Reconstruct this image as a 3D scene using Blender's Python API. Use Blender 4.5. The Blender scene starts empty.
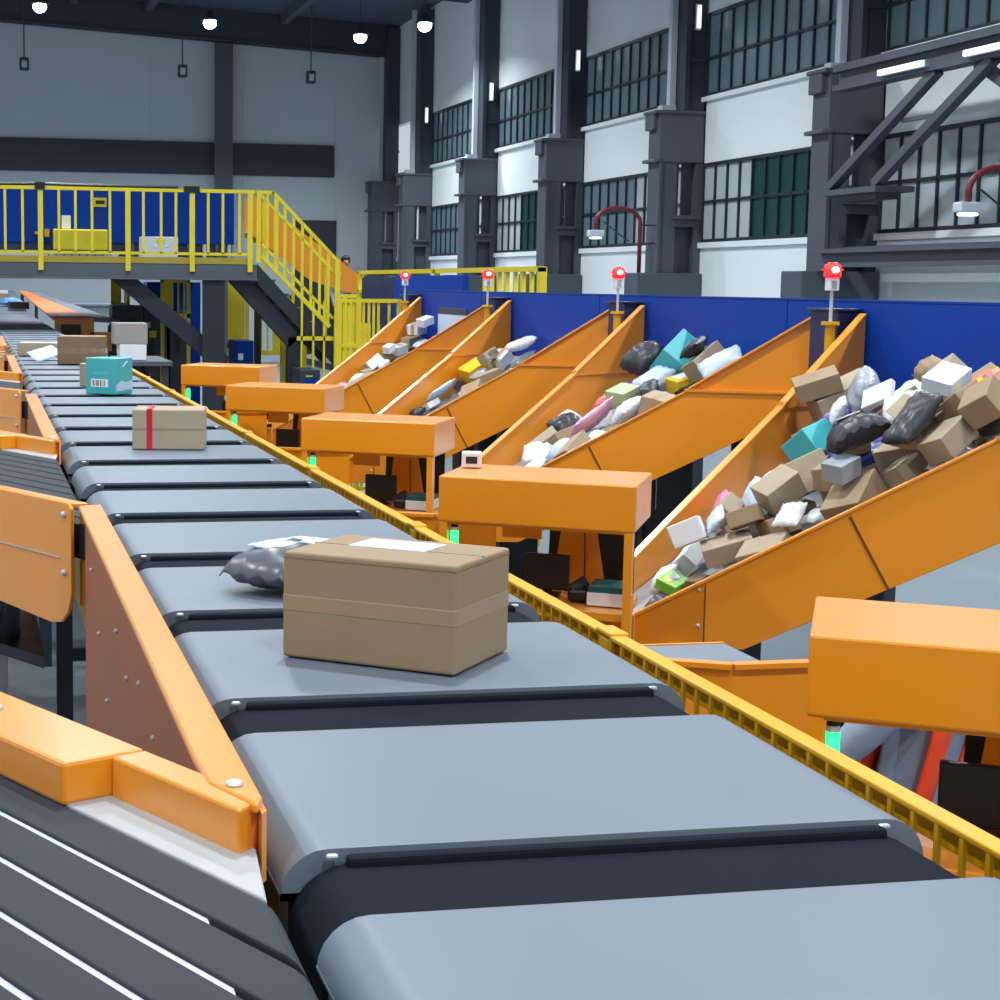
import bpy, bmesh, math, random
from mathutils import Vector, Matrix, Quaternion
C = bpy.context.scene.collection
PI = math.pi
FL = -0.25                      # floor level; the camera is 2.2 m above z = 0

# ---------------------------------------------------------------- materials
def lin(c):
    c = c / 255.0
    return c / 12.92 if c <= 0.04045 else ((c + 0.055) / 1.055) ** 2.4
MATS = {}
def mat(name, rgb, rough=0.5, metal=0.0, var=0.06, scale=6.0, bump=0.0, bscale=60.0, spec=0.5, coat=0.0, emit=None, estr=0.0, rvar=0.08):
    if name in MATS: return MATS[name]
    m = bpy.data.materials.new(name); m.use_nodes = True
    nt = m.node_tree; b = nt.nodes['Principled BSDF']
    col = (lin(rgb[0]), lin(rgb[1]), lin(rgb[2]), 1)
    b.inputs['Base Color'].default_value = col
    b.inputs['Metallic'].default_value = metal
    b.inputs['Roughness'].default_value = rough
    b.inputs['Specular IOR Level'].default_value = spec
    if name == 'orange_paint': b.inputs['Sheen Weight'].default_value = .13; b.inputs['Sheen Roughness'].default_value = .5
    if coat: b.inputs['Coat Weight'].default_value = coat; b.inputs['Coat Roughness'].default_value = 0.22
    if emit:
        b.inputs['Emission Color'].default_value = (lin(emit[0]), lin(emit[1]), lin(emit[2]), 1)
        b.inputs['Emission Strength'].default_value = estr
    if var or rvar:
        tc = nt.nodes.new('ShaderNodeTexCoord')
        n = nt.nodes.new('ShaderNodeTexNoise'); n.inputs['Scale'].default_value = scale; n.inputs['Detail'].default_value = 5
        nt.links.new(tc.outputs['Object'], n.inputs['Vector'])
        if var:
            r = nt.nodes.new('ShaderNodeMapRange'); r.inputs['To Min'].default_value = 1 - var; r.inputs['To Max'].default_value = 1 + var
            r.inputs['From Min'].default_value = 0.25; r.inputs['From Max'].default_value = 0.75
            nt.links.new(n.outputs['Fac'], r.inputs['Value'])
            mx = nt.nodes.new('ShaderNodeVectorMath'); mx.operation = 'SCALE'; mx.inputs[0].default_value = col[:3]
            nt.links.new(r.outputs['Result'], mx.inputs['Scale']); nt.links.new(mx.outputs['Vector'], b.inputs['Base Color'])
        if rvar:
            r2 = nt.nodes.new('ShaderNodeMapRange'); r2.inputs['To Min'].default_value = max(0, rough - rvar); r2.inputs['To Max'].default_value = min(1, rough + rvar)
            nt.links.new(n.outputs['Fac'], r2.inputs['Value']); nt.links.new(r2.outputs['Result'], b.inputs['Roughness'])
        if bump:
            nb = nt.nodes.new('ShaderNodeTexNoise'); nb.inputs['Scale'].default_value = bscale; nb.inputs['Detail'].default_value = 4
            nt.links.new(tc.outputs['Object'], nb.inputs['Vector'])
            bp = nt.nodes.new('ShaderNodeBump'); bp.inputs['Strength'].default_value = bump; bp.inputs['Distance'].default_value = 0.01
            nt.links.new(nb.outputs['Fac'], bp.inputs['Height']); nt.links.new(bp.outputs['Normal'], b.inputs['Normal'])
    MATS[name] = m
    return m

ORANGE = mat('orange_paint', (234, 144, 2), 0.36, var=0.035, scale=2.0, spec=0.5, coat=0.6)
YELLOW = mat('yellow_paint', (212, 158, 6), 0.4, var=0.04)
LEMON = mat('lemon_paint', (208, 192, 34), 0.45, var=0.06)
BLUE = mat('blue_paint', (0, 56, 150), 0.4, var=0.06, scale=1.5, spec=0.15)
INKY = mat('dark_navy_steel', (26, 33, 46), 0.5, var=0.06)
PLATE = mat('worn_plate', (166, 172, 175), 0.4, var=0.06, scale=14)
NAVY = mat('navy_paint', (22, 34, 78), 0.4)
BELT = mat('belt_rubber', (106, 119, 132), 0.45, var=0.05, scale=3.0, bump=0.04, bscale=300)
DARK = mat('dark_plastic', (40, 49, 58), 0.32, var=0.15)
GAPM = mat('gap_cover_plastic', (24, 32, 41), 0.8, var=0.1, spec=0.06)
BLACK = mat('black_plastic', (14, 15, 17), 0.4, var=0.1)
RIBBELT = mat('rib_belt_rubber', (50, 57, 63), 0.7, var=0.08, spec=0.2)
STEEL = mat('galvanised_steel', (190, 200, 206), 0.35, metal=0.25, var=0.06)
SLATE = mat('slate_paint', (72, 82, 92), 0.5, var=0.06, scale=1.0)
DSLATE = mat('dark_slate_paint', (44, 54, 68), 0.5, var=0.08, scale=1.0)
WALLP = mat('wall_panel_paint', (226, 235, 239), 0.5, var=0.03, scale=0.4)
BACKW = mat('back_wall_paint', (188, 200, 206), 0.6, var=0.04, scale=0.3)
ROOF = mat('roof_paint', (74, 92, 108), 0.7, var=0.1, scale=0.3)
FLOORM = mat('floor_epoxy', (122, 134, 142), 0.35, var=0.08, scale=0.8)
GLASS = mat('tinted_window_glass', (100, 122, 132), 0.2, var=0.12, scale=0.5, spec=0.7)
GLASSL = mat('frosted_window_glass', (172, 184, 190), 0.3, var=0.12, scale=0.6)
GLASSG = mat('green_window_film', (16, 62, 66), 0.3, var=0.08)
FRAMEM = mat('window_frame_paint', (34, 46, 56), 0.4)
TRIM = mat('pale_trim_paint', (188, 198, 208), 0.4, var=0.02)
CARD = mat('cardboard', (152, 131, 104), 0.75, var=0.05, scale=8, bump=0.05, bscale=120, spec=0.25)
CARDG = mat('pale_cardboard', (166, 152, 130), 0.75, var=0.05, scale=8, spec=0.25)
CARDD = mat('brown_cardboard', (124, 104, 84), 0.75, var=0.06, scale=8, spec=0.25)
TAPE = mat('packing_tape', (182, 150, 108), 0.25, var=0.05)
PAPER = mat('label_paper', (226, 232, 240), 0.5, var=0.02)
BPAPER = mat('pale_blue_label_paper', (190, 212, 240), 0.5, var=0.02)
INK = mat('printing_ink', (24, 24, 28), 0.6, var=0)
RED = mat('red_tape', (190, 30, 44), 0.35, var=0.05)
TEAL = mat('teal_card', (70, 176, 182), 0.4, var=0.05)
PINK = mat('pink_plastic', (232, 120, 172), 0.35, var=0.05)
PALEPINK = mat('pale_pink_plastic', (232, 168, 196), 0.35, var=0.05)
CORAL = mat('coral_plastic', (232, 92, 92), 0.35, var=0.05)
WHITEP = mat('white_plastic', (222, 228, 234), 0.35, var=0.04)
PBLUE = mat('pale_blue_plastic', (188, 208, 230), 0.35, var=0.04)
GREYP = mat('grey_plastic', (150, 158, 168), 0.35, var=0.06)
BLACKP = mat('black_mailer_plastic', (38, 41, 47), 0.42, var=0.12)
BLUEP = mat('blue_plastic', (44, 62, 150), 0.35, var=0.06)
PURPLE = mat('purple_plastic', (104, 82, 160), 0.35, var=0.06)
GREEN = mat('green_card', (130, 205, 60), 0.45, var=0.05)
SAGE = mat('sage_card', (168, 186, 140), 0.5, var=0.05)
YELLP = mat('yellow_plastic', (240, 190, 30), 0.4, var=0.05)
WHITEC = mat('white_card', (214, 218, 222), 0.55, var=0.03)
SKIN = mat('skin', (186, 138, 112), 0.5, var=0.04)
HAIR = mat('black_hair', (16, 15, 16), 0.5, var=0.15, scale=60)
SHIRT = mat('grey_blue_shirt_cloth', (136, 148, 166), 0.8, var=0.1, scale=9, bump=0.25, bscale=26)
TROUS = mat('dark_trousers_cloth', (40, 44, 54), 0.85)
VEST = mat('orange_vest_cloth', (255, 74, 16), 0.7, var=0.05, emit=None)
GLOVE = mat('grey_glove_cloth', (126, 132, 142), 0.8)
MAROON = mat('maroon_paint', (110, 34, 44), 0.45)
LAMPE = mat('lamp_lens', (255, 255, 255), 0.5, var=0, rvar=0, emit=(240, 246, 255), estr=14)
GLOWE = mat('white_glow', (240, 246, 246), 0.5, var=0, rvar=0, emit=(225, 240, 240), estr=1.0)
REDE = mat('red_beacon_lens', (235, 40, 40), 0.3, var=0, rvar=0, emit=(255, 30, 30), estr=1.6)
WHITEE = mat('beacon_core', (255, 235, 235), 0.3, var=0, rvar=0, emit=(255, 225, 225), estr=2.5)
GREENE = mat('green_signal_lens', (40, 220, 120), 0.3, var=0, rvar=0, emit=(40, 255, 130), estr=1.6)

# ---------------------------------------------------------------- mesh builder
class MB:
    def __init__(s): s.v = []; s.f = []; s.m = []
    def add(s, vs, fs, mi=0):
        b = len(s.v); s.v += [Vector(v) for v in vs]
        s.f += [tuple(b + i for i in f) for f in fs]; s.m += [mi] * len(fs); return s
    def box(s, x0, x1, y0, y1, z0, z1, mi=0):
        return s.add([(x0,y0,z0),(x1,y0,z0),(x1,y1,z0),(x0,y1,z0),(x0,y0,z1),(x1,y0,z1),(x1,y1,z1),(x0,y1,z1)],
                     [(0,3,2,1),(4,5,6,7),(0,1,5,4),(1,2,6,5),(2,3,7,6),(3,0,4,7)], mi)
    def prism(s, pts, ext, mi=0):
        n = len(pts); e = Vector(ext); p = [Vector(q) for q in pts]
        nrm = Vector((0,0,0))
        for i in range(n): nrm += p[i].cross(p[(i+1) % n])
        if nrm.dot(e) > 0: p.reverse()
        v = p + [q + e for q in p]
        return s.add(v, [tuple(range(n)), tuple(range(2*n-1, n-1, -1))] + [(i, i+n, (i+1) % n + n, (i+1) % n) for i in range(n)], mi)
    def bar(s, a, b, w, h, up=(0,0,1), mi=0):
        a = Vector(a); b = Vector(b); d = (b - a).normalized(); u = Vector(up)
        r = d.cross(u)
        if r.length < 1e-4: r = d.cross(Vector((1,0,0)))
        r.normalize(); u = r.cross(d)
        r *= w/2; u *= h/2
        v = [a-r-u, a+r-u, a+r+u, a-r+u, b-r-u, b+r-u, b+r+u, b-r+u]
        return s.add(v, [(0,1,2,3),(7,6,5,4),(0,4,5,1),(1,5,6,2),(2,6,7,3),(3,7,4,0)], mi)
    def tube(s, pts, r, n=10, mi=0, cap=True):
        pts = [Vector(p) for p in pts]; rings = []
        prev = None
        for i, p in enumerate(pts):
            d = (pts[min(i+1, len(pts)-1)] - pts[max(i-1, 0)]).normalized()
            if prev is None:
                u = d.orthogonal().normalized()
            else:
                u = (prev - d * prev.dot(d)).normalized()
            prev = u; w = d.cross(u)
            rr = r[i] if isinstance(r, (list, tuple)) else r
            rings.append([p + (u*math.cos(2*PI*k/n) + w*math.sin(2*PI*k/n))*rr for k in range(n)])
        v = [q for R_ in rings for q in R_]; f = []
        for i in range(len(pts)-1):
            for k in range(n):
                f.append((i*n+k, i*n+(k+1) % n, (i+1)*n+(k+1) % n, (i+1)*n+k))
        if cap: f += [tuple(range(n-1, -1, -1)), tuple(range((len(pts)-1)*n, len(pts)*n))]
        return s.add(v, f, mi)
    def ball(s, c, rx, ry=None, rz=None, nu=14, nv=9, mi=0):
        ry = ry or rx; rz = rz or rx; c = Vector(c); v = [c + Vector((0,0,rz))]
        for j in range(1, nv):
            t = PI*j/nv
            for i in range(nu): v.append(c + Vector((rx*math.sin(t)*math.cos(2*PI*i/nu), ry*math.sin(t)*math.sin(2*PI*i/nu), rz*math.cos(t))))
        v.append(c - Vector((0,0,rz))); f = [(0, 1+i, 1+(i+1) % nu) for i in range(nu)]
        for j in range(nv-2):
            for i in range(nu): f.append((1+j*nu+i, 1+(j+1)*nu+i, 1+(j+1)*nu+(i+1) % nu, 1+j*nu+(i+1) % nu))
        L = len(v)-1; b = 1+(nv-2)*nu
        f += [(L, b+(i+1) % nu, b+i) for i in range(nu)]
        return s.add(v, f, mi)
    def xf(s, M_):
        s.v = [M_ @ v for v in s.v]; return s
    def build(s, name, mats, parent=None, bevel=0.0, smooth=False, seg=2, origin=None):
        me = bpy.data.meshes.new(name)
        if parent is not None:
            o0 = Vector((0,0,0)); q = parent
            while q is not None: o0 += Vector(q.location); q = q.parent
        elif origin is not None: o0 = Vector(origin)
        else:
            xs = [v.x for v in s.v]; ys = [v.y for v in s.v]; zs = [v.z for v in s.v]
            o0 = Vector(((min(xs)+max(xs))/2, (min(ys)+max(ys))/2, min(zs)))
        me.from_pydata([v - o0 for v in s.v], [], s.f)
        if not isinstance(mats, (list, tuple)): mats = [mats]
        for m_ in mats: me.materials.append(m_)
        me.polygons.foreach_set('material_index', s.m)
        if smooth == 'auto':
            me.polygons.foreach_set('use_smooth', [True]*len(s.f)); me.set_sharp_from_angle(angle=.6)
        elif smooth: me.polygons.foreach_set('use_smooth', [True]*len(s.f))
        me.update()
        o = bpy.data.objects.new(name, me); C.objects.link(o)
        if parent is not None: o.parent = parent
        else: o.location = o0
        if bevel:
            bv = o.modifiers.new('Bevel', 'BEVEL'); bv.width = bevel; bv.segments = seg; bv.limit_method = 'ANGLE'; bv.angle_limit = 0.6
        return o
def tag(o, label=None, cat=None, group=None, kind=None):
    if label: o['label'] = label
    if cat: o['category'] = cat
    if group: o['group'] = group
    if kind: o['kind'] = kind
    return o
def empty(name, loc, label, cat, group=None):
    o = bpy.data.objects.new(name, None); C.objects.link(o); o.location = loc; o.empty_display_size = 0.1
    return tag(o, label, cat, group)
def struct(o, label, cat): return tag(o, label, cat, None, 'structure')
def dup(o, shift=(0,0,0), parent=None, label=None):
    kids = list(o.children)
    c = o.copy(); C.objects.link(c)
    if parent is not None: c.parent = parent
    else: c.location = Vector(o.location) + Vector(shift)
    if label: c['label'] = label
    for k in kids: dup(k, parent=c)
    return c
ORD = ['first','second','third','fourth','fifth','sixth','seventh','eighth','ninth','tenth','eleventh','twelfth','thirteenth','fourteenth','fifteenth','sixteenth','seventeenth','eighteenth','nineteenth','twentieth','twenty-first','twenty-second','twenty-third','twenty-fourth','twenty-fifth','twenty-sixth','twenty-seventh','twenty-eighth']

# ---------------------------------------------------------------- parcels
def box_parcel(dx, dy, dz):
    b = MB(); b.box(-dx/2, dx/2, -dy/2, dy/2, -dz/2, dz/2); return b
def bag_parcel(L, W, T, seed):
    rnd = random.Random(seed); b = MB(); nu, nv = 16, 12
    ph = [rnd.uniform(0, 6.28) for _ in range(8)]; bend = rnd.uniform(-.18, .25) * T; fr = rnd.uniform(5, 9)
    top = []; bot = []
    for j in range(nv+1):
        for i in range(nu+1):
            u = -1 + 2*i/nu; v = -1 + 2*j/nv
            e = max(0, (1-abs(u)**2.6)) ** .6 * max(0, (1-abs(v)**2.6)) ** .6
            x = u*L/2*(1 - .05*abs(v)**2 + .03*math.sin(3*v+ph[0])); y = v*W/2*(1 - .06*abs(u)**2 + .04*math.sin(2.5*u+ph[1]))
            wr = .16*math.sin(fr*u+ph[2]+2*v) * math.sin(4*v+ph[3]) + .12*math.sin(9*v+ph[4]+3*u) + .10*math.sin(11*u-5*v+ph[5])
            crim = T*.07*math.sin(14*u+ph[6])*abs(v)**4 + T*.07*math.sin(12*v+ph[7])*abs(u)**4
            zc = bend*(u*u) + crim
            top.append((x, y, zc + e*T*(.5+.22*wr) + .002)); bot.append((x, y, zc - e*T*(.42+.14*wr) - .002))
    n = nu+1; N = len(top); f = []
    for j in range(nv):
        for i in range(nu):
            a = j*n+i
            f.append((a, a+1, a+n+1, a+n)); f.append((N+a, N+a+n, N+a+n+1, N+a+1))
    per = [i for i in range(nu)] + [nu+n*j for j in range(nv)] + [nv*n+nu-i for i in range(nu)] + [n*(nv-j) for j in range(nv)]
    for k in range(len(per)):
        p, q = per[k], per[(k+1) % len(per)]
        f.append((q, p, N+p, N+q))
    b.add(top+bot, f); return b
# ================================================================ the hall
RZ = lambda x: 10.75 - 0.055*x            # underside of the sloping roof above X
b = MB(); b.box(-14, 13.2, -12, 56, FL-0.1, FL)
struct(b.build('floor', FLOORM), 'grey coated concrete floor of the sorting hall', 'floor')
b = MB(); b.prism([(-14,-12,RZ(-14)), (13.2,-12,RZ(13.2)), (13.2,-12,RZ(13.2)+.15), (-14,-12,RZ(-14)+.15)], (0,68,0))
struct(b.build('ceiling', ROOF), 'dark sloping roof sheeting of the hall', 'ceiling')
# back wall : upper cladding, dark strip, lower cladding
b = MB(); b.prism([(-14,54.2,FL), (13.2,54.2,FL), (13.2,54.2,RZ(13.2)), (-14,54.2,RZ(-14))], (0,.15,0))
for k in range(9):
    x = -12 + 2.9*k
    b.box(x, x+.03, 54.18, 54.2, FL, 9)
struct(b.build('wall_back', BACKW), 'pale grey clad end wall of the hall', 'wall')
b = MB(); b.box(-13.5, 11.15, 54.08, 54.2, 5.48, 6.45)
struct(b.build('window_1', DSLATE, bevel=.02), 'long dark strip window across the pale end wall', 'window')
b = MB(); b.box(10.0, 11.15, 54.1, 54.2, FL, 4.05); b.box(9.9, 11.25, 54.13, 54.2, FL, 4.15)
struct(b.build('door_1', DSLATE), 'dark door in the end wall behind the stairs', 'door')
b = MB(); b.box(7.45, 7.8, 53.7, 54.2, FL, RZ(7.6)); b.box(7.35, 7.9, 53.68, 53.74, FL, RZ(7.6))
struct(b.build('column_1', SLATE), 'dark steel column standing against the end wall', 'column')
# rafters and purlins under the roof
for k, y in enumerate([53.4, 45.5, 36.4, 27, 17, 7]):
    b = MB()
    h = .95 if k == 0 else .45
    b.prism([(-14,y,RZ(-14)-h), (13,y,RZ(13)-h), (13,y,RZ(13)), (-14,y,RZ(-14))], (0,.25,0))
    b.prism([(-14,y-.1,RZ(-14)-h), (13,y-.1,RZ(13)-h), (13,y-.1,RZ(13)-h+.06), (-14,y-.1,RZ(-14)-h+.06)], (0,.45,0))
    struct(b.build('beam_%d' % (k+1), ROOF if k else DSLATE), 'dark roof rafter, %s from the end wall' % ORD[k], 'beam')
b = MB()
for x in (-6, -2.4, 3.0, 5.2, 9.3): b.box(x, x+.22, -12, 53.4, RZ(x)-.28, RZ(x)-.0)
struct(b.build('trim_1', ROOF), 'dark purlins running along the roof', 'roof purlins')

# ---------------------------------------------------------------- right wall with window openings
YB = [23.75 + 6.36*i for i in range(-2, 6)]       # bay lines (south faces of the pillars)
b = MB()
zs = [(FL, 3.0), (4.41, 5.58), (7.05, RZ(13))]
for z0, z1 in zs: b.box(13.0, 13.2, 4.0, 54.2, z0, z1)
b.box(12.94, 13.0, 4, 54.2, 2.9, 3.0); b.box(12.92, 13.0, 4, 54.2, 5.5, 5.58)
for y in YB: b.box(13.0, 13.2, y-.05, y+.75, 3.0, 7.05)
struct(b.build('wall_right', WALLP), 'pale grey panelled side wall with two rows of windows', 'wall')
nwin = 1
def window(y0, y1, z0, z1, zm, n, kind, label):
    global nwin; nwin += 1
    w = empty('window_%d' % nwin, (13.0, (y0+y1)/2, z0), label, 'window'); w['kind'] = 'structure'
    f = MB(); p = MB()
    f.box(12.97, 13.06, y0, y1, z0, z0+.06); f.box(12.97, 13.06, y0, y1, z1-.06, z1); f.box(12.98, 13.05, y0, y1, zm-.025, zm+.025)
    for i in range(n+1):
        y = y0 + (y1-y0)*i/n; f.box(12.98, 13.055, y-.02, y+.02, z0, z1)
    for i in range(n):
        for (a, c, row) in ((z0, zm, 0), (zm, z1, 1)):
            ya = y0+(y1-y0)*i/n; yb = y0+(y1-y0)*(i+1)/n
            t = i/n
            g = 0
            if kind == 'pale': g = 1
            if kind == 'green' and .28 < 1-t-1/n < .83: g = 2
            elif kind == 'green': g = 1
            if kind == 'mixed' and 1-t > .6: g = 1
            p.box(13.02, 13.03, ya, yb, a, c, g)
    p.build('pane', [GLASS, GLASSL, GLASSG], w); f.build('frame', FRAMEM, w)
for i in range(-1, 5):
    yf = 23.75 + 6.36*i; yn = yf - 6.36 + .75
    o = ORD[i+1]
    window(yn, yf-.05, 3.0, 4.41, 3.72, 11, {-1:'pale',0:'pale',1:'green',2:'mixed',3:'green',4:'mixed'}[i], 'lower side wall window, %s bay from the camera' % o)
    window(yn, yf-.05, 5.58, 7.05, 6.25, 11, 'dark', 'upper side wall window, %s bay from the camera' % o)

# ---------------------------------------------------------------- crane pillars
def pillar(y, k):
    r = empty('column_%d' % (k+2), (12.5, y, FL), 'dark grey double-legged crane pillar at the side wall, %s from the camera' % ORD[k], 'pillar'); r['kind'] = 'structure'
    m = SLATE
    a = MB(); a.box(12.18, 12.50, y, y+.42, FL, 4.5); a.box(12.15, 12.20, y-.04, y+.5, FL, 4.5); a.build('leg', m, r)
    a = MB(); a.box(12.86, 13.0, y, y+.42, FL, 4.5); a.build('leg', m, r)
    a = MB(); a.box(12.5, 12.86, y+.2, y+.24, FL, 3.45); a.box(12.5, 12.62, y+.2, y+.24, 3.45, 4.5); a.box(12.68, 12.86, y+.2, y+.24, 3.45, 4.5)
    a.box(12.42, 12.88, y-.1, y+.3, 3.42, 3.48); a.box(12.45, 12.86, y-.02, y+.22, 3.28, 3.42); a.build('web_plate', m, r)
    a = MB(); a.box(12.14, 13.0, y-.02, y+.5, 4.42, 5.32); a.box(12.04, 12.2, y-.06, y+.55, 4.42, 4.48); a.box(12.04, 13.0, y-.06, y+.55, 5.28, 5.34)
    a.box(12.06, 12.16, y+.1, y+.5, 5.0, 5.3); a.build('corbel', m, r, bevel=.015)
    a = MB(); a.box(12.62, 12.98, y, y+.4, 5.34, RZ(13)-.1); a.box(12.58, 12.66, y-.05, y+.5, 5.34, RZ(13)-.1); a.box(12.6, 13.0, y-.03, y+.05, 6.2, 6.28); a.build('upper_shaft', DSLATE, r)
    a = MB(); a.box(11.75, 12.98, y-.15, y+.5, FL, 2.45); a.build('base_block', m, r, bevel=.02)
    a = MB(); a.box(12.46, 12.57, y+.35, y+.5, 5.42, RZ(13)-.1); a.box(12.3, 12.57, y+.3, y+.5, 5.36, 5.46); a.build('lit_jamb_strip', TRIM, r)  # pale strip standing for the brightly lit window jamb
    return r
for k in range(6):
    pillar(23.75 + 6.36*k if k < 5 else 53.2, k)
# glowing bars added in place of slots showing the bright wall behind
for k in range(1, 5):
    y = 23.75 + 6.36*k
    t = empty('glow_bar', (12.78, y-.1, 6.55), 'glowing bar standing for a bright slot in the %s crane pillar from the camera' % ORD[k], 'light', 'glow bars on the pillars')
    a = MB(); a.box(12.74, 12.84, y-.06, y+.0, 6.75, 7.2); a.build('bracket', STEEL, t)
    a = MB(); a.tube([(12.79, y-.09, 6.78), (12.79, y-.09, 7.17)], .035, 10); a.build('lens', GLOWE, t)
# crane girder reaching towards the camera from the nearest pillar
b = MB()
def P(x, y, z): return (x, y, z)
b.box(11.9, 12.15, 12, 23.2, 5.2, 5.3); b.box(12.0, 12.06, 12, 23.2, 5.0, 5.22); b.box(11.9, 12.15, 12, 23.2, 4.94, 5.02)
for (ya, za, yb, zb) in [(23.3, 3.62, 20.6, 4.95), (22.05, 3.60, 19.35, 4.95), (17.2, 3.62, 19.9, 4.95), (15.9, 3.6, 18.6, 4.95)]:
    xo = 12.0 if ya > yb else 12.14; b.bar((xo, ya, za), (xo, yb, zb), .13, .12)
b.bar((12.05, 21.5, 4.4), (12.05, 20.5, 4.4), .05, .05)
b.box(11.92, 12.5, 21.9, 23.4, 3.5, 3.58); b.box(12.1, 12.45, 22.2, 23.3, 3.42, 3.5)
struct(b.build('beam_7', SLATE), 'dark steel crane girder with diagonal braces on the nearest pillar', 'girder')
b = MB(); b.box(11.95, 12.2, 10, 23.6, 2.5, 2.56); b.box(12.05, 12.1, 10, 23.6, 2.55, 2.7); b.box(11.95, 12.2, 10, 23.6, 2.7, 2.76)
b.box(12.4, 13.0, 10, 23.6, 2.76, 2.8)
struct(b.build('beam_8', SLATE), 'dark horizontal side rail below the nearest lower window', 'girder')
for k, (y0, y1) in enumerate([(20.65, 21.8), (18.2, 19.75)]):
    t = empty('strip_light', (11.9, (y0+y1)/2, 4.93), 'white strip light under the crane girder, %s' % ('beside the nearest pillar' if k == 0 else 'cut by the right picture edge'), 'light', 'strip lights on the girder')
    a = MB(); a.box(11.84, 11.9, y0, y1, 4.99, 5.08); a.build('housing', STEEL, t)
    a = MB(); a.box(11.80, 11.845, y0+.03, y1-.03, 5.0, 5.07); a.build('lens', GLOWE, t)
# maroon swan-neck lamps fixed to the pillars
def swan(y, x, zb, lab):
    t = empty('gooseneck_lamp', (x, y, zb), lab, 'lamp', 'maroon swan-neck lamps')
    a = MB(); pts = [(x, y, zb), (x, y, 3.35)] + [(x-.42+.42*math.cos(q), y, 3.35+.25*math.sin(q)) for q in [PI*i/10 for i in range(1, 11)]] + [(x-.84, y, 3.2)]
    a.tube(pts, .04, 8); a.build('pole', MAROON, t, smooth=True)
    a = MB(); a.bar((x, y, 3.3), (x+.29, y, 3.3), .03, .03); a.bar((x, y, 2.95), (x+.29, y, 2.98), .03, .03); a.bar((x-.7, y, 3.35), (x-.2, y, 3.0), .02, .02); a.build('bracket', DSLATE, t)
    a = MB(); a.box(x-.98, x-.7, y-.1, y+.1, 3.08, 3.2); a.box(x-.94, x-.74, y-.08, y+.08, 3.04, 3.08, 1); a.build('lamp_head', [TRIM, GLOWE], t, bevel=.02)
swan(30.15, 11.85, 2.452, 'maroon swan-neck lamp standing before the second crane pillar')
swan(18.5, 12.08, 2.762, 'maroon swan-neck lamp cut by the right edge of the picture')

# ---------------------------------------------------------------- high-bay lamps
lamps = [(1.79, 45, 0), (6.03, 45, 1), (9.92, 45, 2), (10.9, 42.2, 3)]
grid = [(x, y) for y in (-2.5, 5.5, 13, 20.5, 28, 35.5) for x in (-5.5, 1.5, 8.0)]
names = ['nearest the left end of the roof', 'in the middle beside the end wall column', 'nearest the pillars at the end wall', 'cut by the top edge over the far pillars']
def highbay(x, y, lab, light=True):
    z = RZ(x) - 1.72
    t = empty('high_bay_lamp', (x, y, z), lab, 'lamp', 'high-bay lamps under the roof')
    a = MB(); a.tube([(x, y, z+.06), (x, y, z+.14), (x, y, z+.2), (x, y, z+.3)], [.24, .2, .1, .08], 16); a.build('housing', DSLATE, t, smooth=True)
    a = MB(); a.tube([(x, y, z+.3), (x, y, RZ(x))], .012, 6); a.build('hanger', DSLATE, t)
    a = MB(); a.ball((x, y, z), .17, .17, .15, 18, 10); a.build('lens', LAMPE, t, smooth=True)
    ld = bpy.data.lights.new('high_bay_light', 'AREA'); ld.shape = 'DISK'; ld.size = .5; ld.energy = HB_POWER*(.35 if (x > 10 and y > 40) else 1); ld.color = (.93, .97, 1.0); ld.spread = math.radians(150)
    lo = bpy.data.objects.new('high_bay_light', ld); C.objects.link(lo); lo.parent = t; lo.location = (0, 0, -.1)
HB_POWER = 365
for (x, y, k) in lamps: highbay(x, y, 'glowing high-bay lamp under the roof, ' + names[k])
for j, (x, y) in enumerate(grid):
    highbay(x, y, 'high-bay roof lamp above the frame, %s row out from the camera, %s' % (ORD[j//3], ('left', 'middle', 'right')[j % 3]))
# droppers hanging in front of the end wall
for k, (x, y, z0, lab) in enumerate([(1.55, 50, 8.1, 'leftmost'), (5.93, 50, 8.05, 'middle'), (9.6, 50, 8.0, 'rightmost')]):
    t = empty('hanging_sensor', (x, y, z0), '%s dark sensor box hanging on a thin rod before the end wall' % lab, 'sensor', 'sensors hanging at the end wall')
    a = MB(); a.tube([(x, y, z0+.2), (x, y, RZ(x))], .02, 6); a.build('rod', DSLATE, t)
    a = MB(); a.box(x-.13, x+.13, y-.1, y+.1, z0-.15, z0+.2); a.build('housing', DSLATE, t, bevel=.03)
    a = MB(); a.box(x-.07, x+.07, y-.12, y-.1, z0-.08, z0+.1); a.build('lens', GLASSL, t)
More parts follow.
